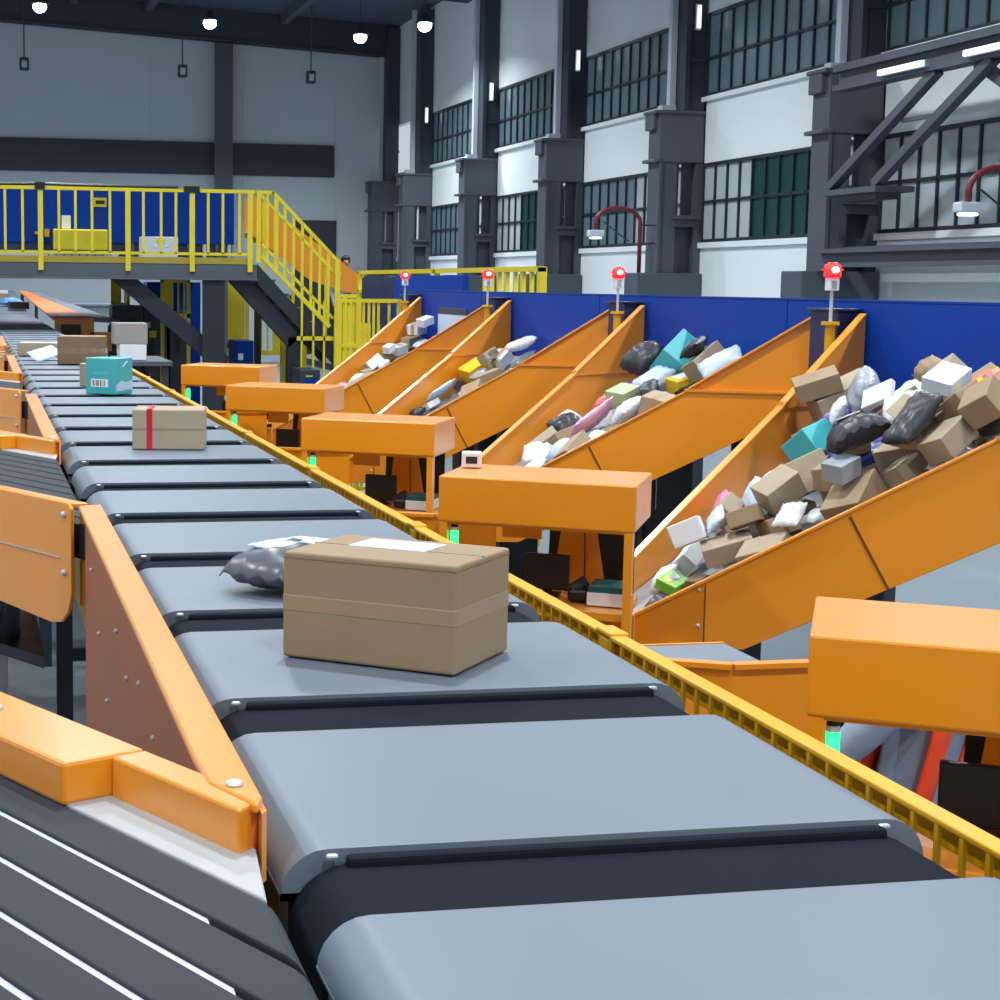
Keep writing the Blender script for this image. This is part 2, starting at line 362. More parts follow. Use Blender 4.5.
# ================================================================ the main cross-belt sorter
XL, XR, ZB = 0.368, 1.245, 1.50
def carrier(y):
    """One carrier: near edge of its belt at y, belt 0.61 long, pitch 0.80."""
    t = empty('conveyor_carrier', ((XL+XR)/2, y, 1.28), None, 'conveyor carrier', 'carriers of the main belt line')
    a = MB(); r = .06; prof = []
    for i in range(7): q = PI - PI/2*i/6; prof.append((XL+r+r*math.cos(q), ZB-r+r*math.sin(q)))
    for i in range(7): q = PI/2 - PI/2*i/6; prof.append((XR-r+r*math.cos(q), ZB-r+r*math.sin(q)))
    prof += [(XR, ZB-.055), (XL, ZB-.055)]
    a.prism([(px, y, pz) for px, pz in prof], (0, .575, 0)); a.build('belt', BELT, t, bevel=.014, seg=3, smooth='auto')
    a = MB(); a.box(XL+.012, XR-.012, y+.01, y+.565, ZB-.2, ZB-.055); a.build('carrier_body', BLACK, t)  # black puts the shade beside the orange beam into the colour
    a = MB(); pr = []
    for i in range(7): q = PI - PI/2*i/6; pr.append((XL+.008+r*1.3+r*1.3*math.cos(q), ZB-.016-r*1.3+r*1.3*math.sin(q)))
    for i in range(7): q = PI/2 - PI/2*i/6; pr.append((XR-.008-r*1.3+r*1.3*math.cos(q), ZB-.016-r*1.3+r*1.3*math.sin(q)))
    pr += [(XR-.008, ZB-.2), (XL+.008, ZB-.2)]
    a.prism([(px, y-.23, pz) for px, pz in pr], (0, .226, 0)); a.build('gap_cover', GAPM, t, bevel=.008, smooth='auto')
    a = MB(); a.box(XL+.08, XR-.07, y-.03, y-.006, ZB-.03, ZB-.004); a.build('edge_bar', GAPM, t, bevel=.006)
    for xa in (XL+.055, XR-.075):
        a = MB(); a.box(xa, xa+.016, y-.016, y-.006, ZB-.01, ZB-.003); a.build('end_clip', STEEL, t, bevel=.005)
    return t
car = {}
c0 = carrier(1.262)
NC = 46
SPECIAL = {1: 'grey belt carrier in the immediate foreground, empty, cut by nothing but the frame'}
for k in range(NC):
    c = c0 if k == 0 else dup(c0, (0, .808*k, 0))
    car[k] = c
EMPTY_L = 'empty grey cross-belt carrier with dark gap cover in the long main belt line'
for k in car: car[k]['label'] = EMPTY_L
car[2]['label'] = 'grey belt carrier directly under the largest cardboard box'
car[3]['label'] = 'grey belt carrier under the small dark plastic mailer'
car[7]['label'] = 'grey belt carrier under the box with the red tape'
car[12]['label'] = 'grey belt carrier under the teal box'
car[17]['label'] = 'grey belt carrier under the brown box far down the line'
# frame of the line
t = empty('conveyor_trestle', (.82, 1.0, FL), 'dark and yellow steel frame carrying the main belt line', 'conveyor frame')
a = MB(); a.box(.345, .366, .3, 38.4, 1.1, 1.33); a.build('side_rail', YELLOW, t)
a = MB(); a.box(1.25, 1.285, .3, 38.4, 1.1, 1.285); a.build('side_rail', YELLOW, t)
a = MB(); a.box(.42, 1.22, .3, 38.4, 1.15, 1.26); a.build('track', BLACK, t)
for k in range(16):
    a = MB(); y = 1.5+2.4*k; a.box(.40, .48, y, y+.08, FL, 1.16); a.box(1.16, 1.24, y, y+.08, FL, 1.16); a.box(.4, 1.24, y+.02, y+.06, .3, .36); a.build('leg', DSLATE, t)
# yellow guard rail on the right of the belts
t = empty('guard_rail', (1.32, 1.2, 1.30), 'yellow slotted guard rail along the right edge of the main belt line', 'guard rail')
a = MB(); a.box(1.300, 1.335, .7, 14.9, 1.482, 1.492); a.box(1.328, 1.335, .7, 14.9, 1.44, 1.482); a.build('top_flange', YELLOW, t, bevel=.003)
a = MB(); y = .72
while y < 14.9:
    a.box(1.302, 1.308, y, y+.010, 1.40, 1.484); y += .062
a.box(1.300, 1.310, .7, 14.9, 1.36, 1.405); a.build('slotted_skirt', YELLOW, t)
for k in range(9):
    a = MB(); y = 1.72 + 1.62*k; a.box(1.302, 1.334, y, y+.05, 1.33, 1.482); a.box(1.3, 1.34, y-.02, y+.07, 1.482, 1.498); a.build('bracket', YELLOW, t, bevel=.004)
a = MB(); a.box(1.304, 1.33, .7, 14.9, 1.30, 1.36); a.build('base_angle', YELLOW, t)

t.location.x -= .03
# ================================================================ left induction conveyors (26 degrees to the line)
E_ = Vector((-.445, .896, 0)).normalized(); N_ = Vector((E_.y, -E_.x, 0))
def IL(O, e, n, z): return Vector(O) + E_*e + N_*n + Vector((0, 0, z))
def cutline(n, x):                                     # e where the line of offset n meets X = x
    return lambda O: (x - O[0] - N_.x*n)/E_.x
def induction(y):
    O = (.34, y, 0)
    t = empty('induction_conveyor', (.34, y, FL), None, 'induction conveyor', 'orange induction conveyors on the left')
    # ribbed belt: parallel strips with pale gaps
    pitch = .0875; w = .0748
    for i in range(10):
        n1 = -.10 - pitch*i; n0 = n1 - w
        e1 = cutline(n1, .340)(O); e0 = cutline(n0, .340)(O)
        a = MB(); zt = 1.5; prof = []
        L = 3.0
        pts = [IL(O, L, n0, zt), IL(O, L, n1, zt)]
        # rounded right end
        def arc(nv, ev):
            r = .05; return [IL(O, ev + r - r*math.sin(q), nv, zt - r + r*math.cos(q)) for q in [PI/2*j/5 for j in range(6)]]
        A0 = arc(n0, e0); A1 = arc(n1, e1)
        vs = [IL(O, L, n0, zt)] + A0 + [IL(O, e0, n0, zt-.1), IL(O, L, n0, zt-.1)]
        vs2 = [IL(O, L, n1, zt)] + A1 + [IL(O, e1, n1, zt-.1), IL(O, L, n1, zt-.1)]
        m = len(vs); f = [tuple(range(m)), tuple(range(2*m-1, m-1, -1))] + [(k, k+m, (k+1) % m + m, (k+1) % m) for k in range(m)]
        a.add(vs+vs2, f)
        bm = a.build('belt_strip', RIBBELT, t, bevel=.004)
    a = MB(); a.prism([IL(O, 3.0, -.97, 1.40), IL(O, cutline(-.97, .25)(O), -.97, 1.40), IL(O, cutline(-.09, .25)(O), -.09, 1.40), IL(O, 3.0, -.09, 1.40)], (0, 0, .095)); a.build('slider_bed', TRIM, t)
    # pale end plate between belt and guard
    a = MB(); a.prism([IL(O, 3.0, -.098, 1.492), IL(O, cutline(-.098, .322)(O), -.098, 1.492), IL(O, cutline(-.0, .33)(O)-.02, 0.0, 1.492), IL(O, 3.0, .0, 1.492)], (0, 0, .01)); a.build('end_plate', PLATE, t, bevel=.003)
    # far side guard: wide box beam, narrower nose, beam along the main line
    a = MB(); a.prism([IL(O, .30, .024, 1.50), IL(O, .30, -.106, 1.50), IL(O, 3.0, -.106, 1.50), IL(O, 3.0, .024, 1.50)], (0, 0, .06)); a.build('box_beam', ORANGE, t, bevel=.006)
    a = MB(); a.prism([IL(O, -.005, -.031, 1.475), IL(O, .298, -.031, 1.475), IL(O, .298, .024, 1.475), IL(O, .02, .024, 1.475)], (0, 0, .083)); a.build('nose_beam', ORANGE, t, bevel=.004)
    a = MB()
    a.prism([(.288, y+.235, 1.548), (.292, y+.10, 1.548), (.338, y-.012, 1.548), (.350, y+.02, 1.548), (.362, y+2.955, 1.548), (.296, y+2.93, 1.548)], (0, 0, .014))
    a.build('line_cover', ORANGE, t, bevel=.004)
    a = MB(); a.prism([(.344, y-.012, 1.46), (.352, y-.0, 1.46), (.364, y+2.95, 1.46), (.356, y+2.95, 1.46)], (0, 0, .09)); a.build('cover_lip', ORANGE, t)
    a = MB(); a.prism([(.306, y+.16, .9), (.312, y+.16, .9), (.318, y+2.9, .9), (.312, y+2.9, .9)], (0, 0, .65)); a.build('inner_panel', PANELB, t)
    rnd = random.Random(5)
    for k in range(9):
        a = MB(); yy = y + .4 + .27*k; zz = 1.2 + .25*rnd.random(); a.ball((.307, yy, zz), .006, nu=8, nv=6); a.build('rivet', STEEL, t)
    a = MB(); a.ball((.322, y+.075, 1.564), .012, .012, .006); a.build('bolt', STEEL, t)
    a = MB(); p = IL(O, .62, -.04, 1.562); a.ball(p, .012, .012, .006); a.build('bolt', STEEL, t)
    a = MB(); a.prism([(.29, y+.3, .55), (.29, y+2.75, .55), (-.85, y+2.6, .55), (-.6, y+1.9, .55)], (0, 0, .05)); a.build('dark_backing', BLACK, t)  # black sheet added to darken the view down through the gap
    # near side skirt
    a = MB(); s0 = cutline(-.985, .285)(O)
    pr = [(3.0, 1.565), (s0+.02, 1.565), (s0, 1.55), (s0+.0, 1.30), (s0+.02, 1.245), (s0+.06, 1.21), (s0+.12, 1.20), (3.0, 1.42)]
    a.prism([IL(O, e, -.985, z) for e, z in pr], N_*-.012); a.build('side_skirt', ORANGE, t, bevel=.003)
    a = MB(); a.prism([IL(O, s0+.06, -.998, 1.40), IL(O, 3.0, -.998, 1.40), IL(O, 3.0, -.998, 1.403), IL(O, s0+.06, -.998, 1.403)], N_*-.003)
    a.build('skirt_crease', STEEL, t)
    for z in (1.53, 1.36): a = MB(); a.ball(IL(O, s0+.035, -1.0, z), .01); a.build('bolt', STEEL, t)
    a = MB(); a.prism([IL(O, 3.0, -.985, 1.553), IL(O, s0+.01, -.985, 1.553), IL(O, s0-.01, -.945, 1.553), IL(O, 3.0, -.945, 1.553)], (0, 0, .012)); a.build('skirt_flange', ORANGE, t, bevel=.003)
    a = MB(); a.prism([IL(O, s0-.02, -.94, z) for z in (1.26, 1.52)] + [IL(O, s0+.03, -.94, z) for z in (1.55, 1.26)], N_*-.01); a.build('end_tab', ORANGE, t)
    # under frame and drive
    a = MB(); a.prism([IL(O, 3.0, -.9, 1.25), IL(O, -.1, -.9, 1.25), IL(O, .45, -.1, 1.25), IL(O, 3.0, -.1, 1.25)], (0, 0, .14)); a.build('under_frame', DARK, t)
    for (e, n) in ((.5, -.2), (.5, -.85), (2.6, -.2), (2.6, -.85)):
        a = MB(); p = IL(O, e, n, 0); a.box(p.x-.04, p.x+.04, p.y-.04, p.y+.04, FL, 1.26); a.build('leg', DSLATE, t)
    a = MB(); p = IL(O, 1.0, .12, 0); a.box(p.x-.2, p.x+.2, p.y-.16, p.y+.16, .55, .95); a.tube([(p.x+.05, p.y-.16, .8), (p.x+.05, p.y-.42, .8)], .09, 14); a.build('drive_motor', DARK, t, bevel=.02)
    a = MB(); p = IL(O, 1.3, .3, 0); a.box(p.x-.12, p.x+.12, p.y-.12, p.y+.12, FL, .95); a.build('control_box', GLASSL, t, bevel=.01)
    a = MB(); p = IL(O, .8, .2, 0); q = IL(O, 1.9, .7, 0); a.tube([(p.x, p.y, .95), ((p.x+q.x)/2, (p.y+q.y)/2, .78), (q.x, q.y, 1.0)], .03, 8); a.build('cable', BLACK, t, smooth=True)
    return t
PANELB = mat('brown_shaded_panel', (158, 86, 32), 0.5, var=.15)  # brown puts shadow into the colour of the guard's inner side
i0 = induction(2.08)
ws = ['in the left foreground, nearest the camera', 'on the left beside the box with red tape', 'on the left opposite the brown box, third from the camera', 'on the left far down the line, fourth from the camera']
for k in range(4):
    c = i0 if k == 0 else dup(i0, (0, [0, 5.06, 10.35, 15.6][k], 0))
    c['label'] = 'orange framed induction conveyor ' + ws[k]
# ================================================================ parcel chutes on the right
XW = 3.9; SP = 2.62
def zf(x): return 1.69 - .50*(XW - x)                      # chute floor
YN0, YF0 = 5.00, 7.20
def yN(x): return YN0 + .573*(XW - x)
def yF(x): return YF0 - .588*(XW - x)
WHERE = ['nearest', 'second', 'third', 'fourth']
BEDM = mat('worn_steel_bed', (150, 154, 160), .4, var=.08)
SEAM = mat('dark_seam', (112, 62, 8), .5)  # dark brown joint lines between the chute panels
def chute():
    t = empty('parcel_chute', (3.1, 6.1, FL), None, 'parcel chute', 'orange parcel chutes')
    X0 = 2.33
    dN = Vector((1, -.573, 0)).normalized(); oN = Vector((-dN.y, dN.x, 0)); oN = -oN if oN.y > 0 else oN      # outward (towards the camera)
    dF = Vector((1, .588, 0)).normalized(); oF = Vector((-dF.y, dF.x, 0)); oF = -oF if oF.y < 0 else oF
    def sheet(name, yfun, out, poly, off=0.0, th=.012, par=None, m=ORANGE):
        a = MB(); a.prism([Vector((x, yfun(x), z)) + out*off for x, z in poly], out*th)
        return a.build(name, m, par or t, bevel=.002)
    def top(x): return 1.015 + (1.705-1.015)*(x-X0)/(3.38-X0) if x < 3.38 else 1.705
    def bot(x): return .905 + .02*(x-X0)/.35 if x < 2.68 else .925 + (1.655-.925)*(x-2.68)/(XW-2.68)
    for yfun, out in ((yN, oN), (yF, oF)):
        sheet('lower_panel', yfun, out, [(X0, bot(X0)), (2.56, bot(2.56)), (2.56, top(2.56)), (X0, top(X0))], 0)
        sheet('lower_panel', yfun, out, [(2.551, bot(2.551)), (2.68, bot(2.68)), (3.11, bot(3.11)), (2.99, top(2.99)), (2.551, top(2.551))], .003)
        sheet('lower_panel', yfun, out, [(3.092, bot(3.092)), (XW, bot(XW)), (XW, 1.705), (3.38, 1.705), (2.972, top(2.972))], .006)
        sheet('upper_panel', yfun, out, [(3.36, 1.692), (XW, 1.70), (XW, 2.085), (3.385, 1.72)], -.006)
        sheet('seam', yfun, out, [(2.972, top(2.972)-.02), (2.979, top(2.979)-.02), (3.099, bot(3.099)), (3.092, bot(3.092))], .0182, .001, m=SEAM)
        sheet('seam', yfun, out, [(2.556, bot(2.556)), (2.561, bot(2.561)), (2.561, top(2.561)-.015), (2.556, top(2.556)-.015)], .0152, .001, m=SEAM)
        a = MB()
        def lip(p, q):
            P0 = Vector((p[0], yfun(p[0]), p[1])); Q0 = Vector((q[0], yfun(q[0]), q[1])); a.bar(P0 + out*.008, Q0 + out*.008, .036, .012, (0, 0, 1))
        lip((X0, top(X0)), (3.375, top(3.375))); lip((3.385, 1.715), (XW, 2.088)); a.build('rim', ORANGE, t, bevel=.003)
        a = MB(); P0 = Vector((3.37, yfun(3.37), 1.708)); Q0 = Vector((XW, yfun(XW), 1.708)); a.bar(P0 + out*.015, Q0 + out*.015, .03, .012); a.build('ledge', ORANGE, t)
    a = MB(); a.prism([(X0, yN(X0), zf(X0)), (XW, yN(XW), zf(XW)), (XW, yF(XW), zf(XW)), (X0, yF(X0), zf(X0))], (0, 0, -.012)); a.build('slide_bed', BEDM, t)
    a = MB(); a.prism([(X0, yN(X0), .905), (X0, yF(X0), .905), (X0, yF(X0), 1.0), (X0, yN(X0), 1.0)], (.012, 0, 0)); a.build('end_stop', ORANGE, t)
    for x, y, w in ((3.465, 6.32, .13), (3.27, 6.15, .10), (3.80, 5.45, .12), (2.62, 6.05, .08)):
        a = MB(); a.box(x-w/2, x+w/2, y-.06, y+.06, FL, zf(x-w/2)-.03); a.build('leg', BLACK, t)
    for (x, z) in ((2.54, 1.13), (2.54, 1.0)): a = MB(); p = Vector((x, yN(x), z)) + oN*.014; a.ball(p, .008); a.build('bolt', STEEL, t)
    return t
ch0 = chute()
CH = []
for k in range(4):
    c = ch0 if k == 0 else dup(ch0, (0, SP*k, 0)); CH.append(c)
    c['label'] = ['orange funnel chute with the largest parcel heap, nearest the camera', 'orange funnel chute with pink and coral bags in it, second from the camera', 'orange funnel chute with few parcels, third from the camera', 'farthest orange funnel chute, beside the yellow stair railing'][k]

# blue sorter behind the chutes
t = empty('upper_sorter', (4.5, 11, FL), 'long blue panelled upper sorter behind the orange chutes', 'sorter')
for k in range(6):
    y0 = 3.1 + 2.62*k - .35
    a = MB(); a.box(3.912, 3.95, y0, min(y0+2.61, 15.95), 1.66, 2.143); a.build('side_panel', BLUE, t, bevel=.004)
a = MB(); a.box(3.91, 3.96, 2.8, 15.95, 2.143, 2.152); a.build('top_trim', BLUE, t)
a = MB(); a.box(3.95, 4.95, 2.8, 15.95, 1.85, 1.95); a.build('deck', DARK, t)
a = MB(); a.box(4.95, 4.98, 2.8, 17.5, 1.6, 2.12); a.build('back_panel', BLUE, t)
for k in range(5):
    a = MB(); y = 3.4 + 2.62*k; a.box(4.0, 4.12, y, y+.12, FL, 1.86); a.box(4.82, 4.94, y, y+.12, FL, 1.86); a.build('leg', DSLATE, t)
for k in range(4):
    a = MB(); y = 7.24 + SP*k; a.box(3.80, 3.91, y+.02, y+.28, 1.75, 2.10); a.box(3.78, 3.91, y+.0, y+.30, 2.10, 2.112); a.build('bracket_box', NAVY, t, bevel=.003)
a = MB(); a.box(3.904, 3.912, 13.55, 14.5, 1.76, 1.955); a.build('light_panel', PBLUE, t, bevel=.003)
a = MB(); a.box(3.902, 3.912, 13.62, 14.5, 1.955, 2.01); a.build('light_panel_hood', DSLATE, t, bevel=.003)
t = empty('high_level_panel', (5.0, 19, FL), 'blue panelled conveyor end standing beyond the blue upper sorter', 'sorter')
a = MB(); a.box(5.0, 5.06, 17.6, 20.6, 1.7, 2.30); a.build('side_panel', BLUE, t)
a = MB(); a.box(5.0, 5.06, 20.6, 22.4, 1.7, 2.28); a.build('end_panel', NAVY, t)
a = MB(); a.box(5.06, 5.18, 17.65, 22.4, 1.9, 2.0); a.build('deck', DARK, t)
for y in (17.8, 22.1): a = MB(); a.box(5.08, 5.17, y, y+.1, FL, 1.9); a.build('leg', DSLATE, t)
t = empty('walkway_railing', (5.35, 19, FL), 'low yellow railing beyond the blue panels, before the far pillars', 'railing')
a = MB(); a.box(5.2, 5.26, 15.7, 23.6, 2.33, 2.38); a.box(5.2, 5.26, 15.7, 23.6, 2.08, 2.12); a.build('top_rail', LEMON, t)
for k in range(8):
    a = MB(); y = 15.75 + .26*k; a.box(5.21, 5.25, y, y+(.03 if k % 2 else .07), 2.1, 2.35); a.build('baluster', LEMON, t)
for y in (15.7, 19.5, 23.5): a = MB(); a.box(5.2, 5.27, y, y+.07, FL, 2.37); a.build('post', LEMON, t)

t = empty('foot_railing', (3.6, 15.75, FL), 'tall yellow railing beside the farthest orange chute at the end of the blue sorter', 'railing')
for x in (3.30, 3.48, 3.87): a = MB(); a.box(x-.022, x+.022, 15.70, 15.75, FL, 2.06); a.build('post', LEMON, t)
for x in (3.345, 3.39, 3.435, 3.53, 3.58, 3.625, 3.67, 3.77): a = MB(); a.box(x-.011, x+.011, 15.715, 15.735, .3, 2.04); a.build('baluster', LEMON, t)
for z in (2.03, 1.62, .3): a = MB(); a.box(3.29, 3.88 if z > 2 else 3.66, 15.705, 15.745, z, z+.035); a.build('rail', LEMON, t)
# red beacons between the chutes
def beacon():
    x, y = 3.735, 7.20
    t = empty('warning_beacon', (x, y, 1.70), None, 'beacon', 'red beacons between the chutes')
    a = MB(); a.tube([(x, y, 1.70), (x, y, 2.04)], .022, 10); a.tube([(x, y, 2.04), (x, y, 2.055)], .04, 12); a.build('post', YELLOW, t)
    a = MB(); a.tube([(x, y, 2.05), (x, y, 2.20)], .008, 8); a.build('pole', STEEL, t)
    a = MB(); a.box(x-.026, x+.026, y-.02, y+.02, 2.19, 2.25); cb = a.build('control_box', WHITEP, t, bevel=.005)
    a = MB(); a.box(x-.012, x+.012, y-.0215, y-.02, 2.20, 2.235); a.build('sticker', GREYP, cb)
    a = MB(); a.tube([(x, y, 2.25), (x, y, 2.262), (x, y, 2.30), (x, y, 2.315)], [.036, .038, .036, .018], 16); lens = a.build('lens', REDE, t, smooth=True)
    a = MB(); a.ball((x-.003, y-.034, 2.282), .019, .008, .015); a.build('bulb', WHITEE, lens, smooth=True)
    a = MB(); a.box(x-.05, x+.05, y-.004, y+.004, 2.28, 2.286); a.build('cross_pin', REDE, t)
    return t
b0 = beacon()
for k in range(4):
    c = b0 if k == 0 else dup(b0, (0, [0, 2.62, 5.28, 7.8][k], 0))
    c['label'] = 'red lit beacon on a pole behind the ' + ['nearest orange chute', 'second orange chute', 'third orange chute', 'farthest orange chute'][k]

# ================================================================ sorting stations with orange hoods
U_ = Vector((.83, -.557, 0)); V_ = Vector((.475, .88, 0))
def SL(O, u, v, z): return Vector(O) + U_*u + V_*v + Vector((0, 0, z))
def obox(a, O, u0, u1, v0, v1, z0, z1, mi=0):
    a.prism([SL(O, u0, v0, z0), SL(O, u1, v0, z0), SL(O, u1, v1, z0), SL(O, u0, v1, z0)], (0, 0, z1-z0), mi)
def station():
    O = (1.545, 5.69, 0)
    t = empty('sorting_station', (1.9, 5.9, FL), None, 'sorting station', 'orange sorting stations')
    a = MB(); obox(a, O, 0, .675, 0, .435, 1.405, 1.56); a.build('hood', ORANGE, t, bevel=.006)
    a = MB(); obox(a, O, .02, .655, .02, .42, 1.395, 1.405); a.build('hood_floor', ORANGE, t)
    for (u, v) in ((.0, .0), (.635, .0)):
        a = MB(); obox(a, O, u+.004, u+.032, v+.004, v+.05, FL, 1.405); a.build('post', ORANGE, t)
    a = MB(); a.prism([SL(O, u, .44, z) for u, z in ((.365, 1.405), (.475, 1.405), (.535, 1.06), (.32, 1.06))], V_*.012); a.build('back_panel', ORANGE, t)
    a = MB(); a.prism([SL(O, u, .437, z) for u, z in ((.44, 1.40), (.443, 1.40), (.452, 1.06), (.449, 1.06))], V_*.003); a.build('seam', BLACK, t)
    a = MB(); a.prism([SL(O, u, .455, z) for u, z in ((.315, 1.405), (.40, 1.405), (.40, 1.06), (.305, 1.06))], V_*.008); a.build('curtain', BLACK, t)
    a = MB(); a.prism([SL(O, u, .455, z) for u, z in ((.455, 1.405), (.62, 1.405), (.62, 1.06), (.455, 1.06))], V_*.008); a.build('curtain', BLACK, t)
    a = MB(); obox(a, O, .14, .64, .06, .43, 1.095, 1.126); a.build('desk_shelf', ORANGE, t, bevel=.004)
    a = MB(); obox(a, O, .28, .63, .42, .45, FL, 1.055); obox(a, O, .05, .63, .01, .04, .55, .6); a.build('brace', ORANGE, t)
    a = MB(); obox(a, O, .14, .285, .44, .455, 1.30, 1.405); a.build('side_plate', ORANGE, t)
    return t
s0 = station()
SS = [(-.02, -2.725, 0), (0, 0, 0), (0.0, 2.53, 0), (0.02, 5.22, 0), (0.06, 7.95, 0)]
SLAB = ['orange hooded sorting station nearest the camera, worker standing behind it', 'orange hooded sorting station with the monitor, beside the large cardboard box', 'orange hooded sorting station, third from the camera', 'orange hooded sorting station, fourth from the camera', 'smallest and farthest orange hooded sorting station, below the walkway']
def monitor():
    O = (1.545, 5.69, 0)
    t = empty('monitor', SL(O, .26, .16, 1.130), None, 'monitor', 'black monitors on the station shelves')
    a = MB(); obox(a, O, .255, .415, .27, .295, 1.150, 1.275); sh = a.build('screen_housing', BLACK, t, bevel=.004)
    a = MB(); obox(a, O, .265, .405, .295, .298, 1.160, 1.265); a.build('screen', DSLATE, sh)
    a = MB(); obox(a, O, .32, .35, .298, .315, 1.130, 1.185); obox(a, O, .29, .38, .26, .34, 1.130, 1.137); a.build('stand', BLACK, t)
    return t
def scanner():
    O = (1.545, 5.69, 0)
    t = empty('hand_scanner', SL(O, .42, .2, 1.130), None, 'scanner', 'black hand scanners on the station shelves')
    a = MB(); obox(a, O, .425, .495, .18, .26, 1.130, 1.175); a.build('cradle', BLACK, t, bevel=.012)
    a = MB(); a.tube([SL(O, .435, .2, 1.165), SL(O, .48, .24, 1.195)], .022, 10); a.build('scan_head', DARK, t)
    return t
def papers():
    O = (1.545, 5.69, 0)
    t = empty('document_tray', SL(O, .55, .2, 1.130), None, 'document tray', 'trays of papers on the station shelves')
    a = MB(); obox(a, O, .50, .63, .14, .32, 1.130, 1.175); a.build('tray', WHITEC, t, bevel=.003)
    a = MB(); obox(a, O, .505, .625, .145, .315, 1.175, 1.195); a.build('folder', mat('dark_green_card', (22, 84, 84), .5), t)
    return t
def signal():
    O = (1.545, 5.69, 0); p = SL(O, .05, .045, 0)
    t = empty('signal_light', (p.x, p.y, 1.27), None, 'signal light', 'green signal lights under the hoods')
    a = MB(); a.tube([(p.x, p.y, 1.382), (p.x, p.y, 1.394)], .013, 12); a.build('cap', BLACK, t)
    a = MB(); a.tube([(p.x, p.y, 1.37), (p.x, p.y, 1.382)], .013, 12); a.build('ring', WHITEP, t)
    a = MB(); a.tube([(p.x, p.y, 1.28), (p.x, p.y, 1.37)], .0135, 12); a.build('lens', GREENE, t, smooth=True)
    return t
def crate():
    O = (1.545, 5.69, 0)
    t = empty('storage_crate', SL(O, .5, .2, .80), None, 'crate', 'pale printed crates below the station shelves')
    a = MB(); obox(a, O, .40, .60, .06, .34, .80, 1.02); a.build('body', CARDG, t, bevel=.006)
    a = MB()
    for i in range(5): obox(a, O, .43+.035*i, .452+.035*i, .057, .06, .90, .93)
    a.build('print', INK, t)
    a = MB(); obox(a, O, .385, .60, .055, .355, .775, .80); a.build('base_rail', ORANGE, t)
    return t
def up(o, dz): o.location.z += dz; return o
protos = [s0, monitor(), scanner(), papers(), signal(), crate()]
nm = ['', 'black flat monitor', 'small black hand scanner', 'white tray with a green folder', 'green signal light', 'pale printed crate']
plc = ['', 'on the shelf of', 'on the shelf of', 'on the shelf of', 'under the hood of', 'below the shelf of']
for j, p in enumerate(protos):
    for k in (1, 0, 2, 3, 4):
        if j in (2, 3, 5) and k > 2: continue
        c = p if k == 1 else dup(p, SS[k])
        c['label'] = SLAB[k] if j == 0 else '%s %s the %s orange sorting station' % (nm[j], plc[j], ['nearest', 'second', 'third', 'fourth', 'fifth'][k])
# feeder troughs from the stations to the line
def feeder():
    t = empty('feeder_conveyor', (1.8, 3.9, FL), None, 'feeder conveyor', 'orange feeder conveyors beside the stations')
    y0 = 3.66
    a = MB(); a.prism([(1.37, y0+.16, 1.25), (1.69, y0, 1.25), (1.93, y0+.02, 1.25), (1.93, y0+.56, 1.25), (1.37, y0+.56, 1.25)], (0, 0, .022)); a.build('belt', BELT, t)
    a = MB(); a.prism([(1.69, y0, 1.2), (1.93, y0, 1.13), (1.93, y0, 1.345), (1.69, y0, 1.345)], (0, -.012, 0)); a.build('side_wall', ORANGE, t)
    a = MB(); a.prism([(1.37, y0+.165, 1.22), (1.69, y0, 1.2), (1.69, y0, 1.345), (1.37, y0+.165, 1.345)], (0, -.012, 0)); a.build('side_wall', ORANGE, t)
    a = MB(); a.bar((1.69, y0-.01, 1.345), (1.93, y0-.01, 1.345), .035, .012); a.bar((1.37, y0+.155, 1.345), (1.69, y0-.01, 1.345), .035, .012); a.build('rim', ORANGE, t)
    a = MB(); a.box(1.37, 1.93, y0+.56, y0+.572, 1.05, 1.275); a.build('side_wall', ORANGE, t)
    a = MB(); a.box(1.4, 1.92, y0+.17, y0+.54, .9, 1.24); a.build('under_frame', DARK, t)
    for x in (1.45, 1.86): a = MB(); a.box(x-.03, x+.03, y0+.2, y0+.26, FL, 1.06); a.build('leg', DSLATE, t)
    return t
f0 = feeder()
for k in range(4):
    c = f0 if k == 0 else dup(f0, (0, [0, 2.62, 5.24, 7.86][k], 0))
    c['label'] = 'orange side feeder with a grey belt behind the %s sorting station' % ['nearest', 'second', 'third', 'fourth'][k]
for k in (1, 2):
    t = empty('support_cabinet', (3.7, 6.4+SP*k, FL), 'black support cabinet under the %s orange chute' % ['', 'second', 'third'][k], 'cabinet', 'black cabinets under the chutes')
    a = MB(); a.box(3.58, 3.86, 6.30+SP*k, 6.55+SP*k, FL, 1.46); a.build('housing', BLACK, t, bevel=.01)
    a = MB(); a.box(3.64, 3.645, 6.29+SP*k, 6.30+SP*k, 1.0, 1.2); a.build('handle', STEEL, t)
# yellow-green post behind the nearest station
t = empty('guard_post', (2.72, 5.13, FL), 'yellow-green guard post behind the nearest sorting station', 'post')
a = MB(); a.box(2.79, 2.87, 5.1, 5.16, FL, 1.12); a.build('upright', LEMON, t); a = MB(); a.box(2.87, 2.98, 5.11, 5.15, 1.04, 1.1); a.box(2.94, 2.98, 5.11, 5.15, FL, 1.1); a.build('cross_bar', LEMON, t)
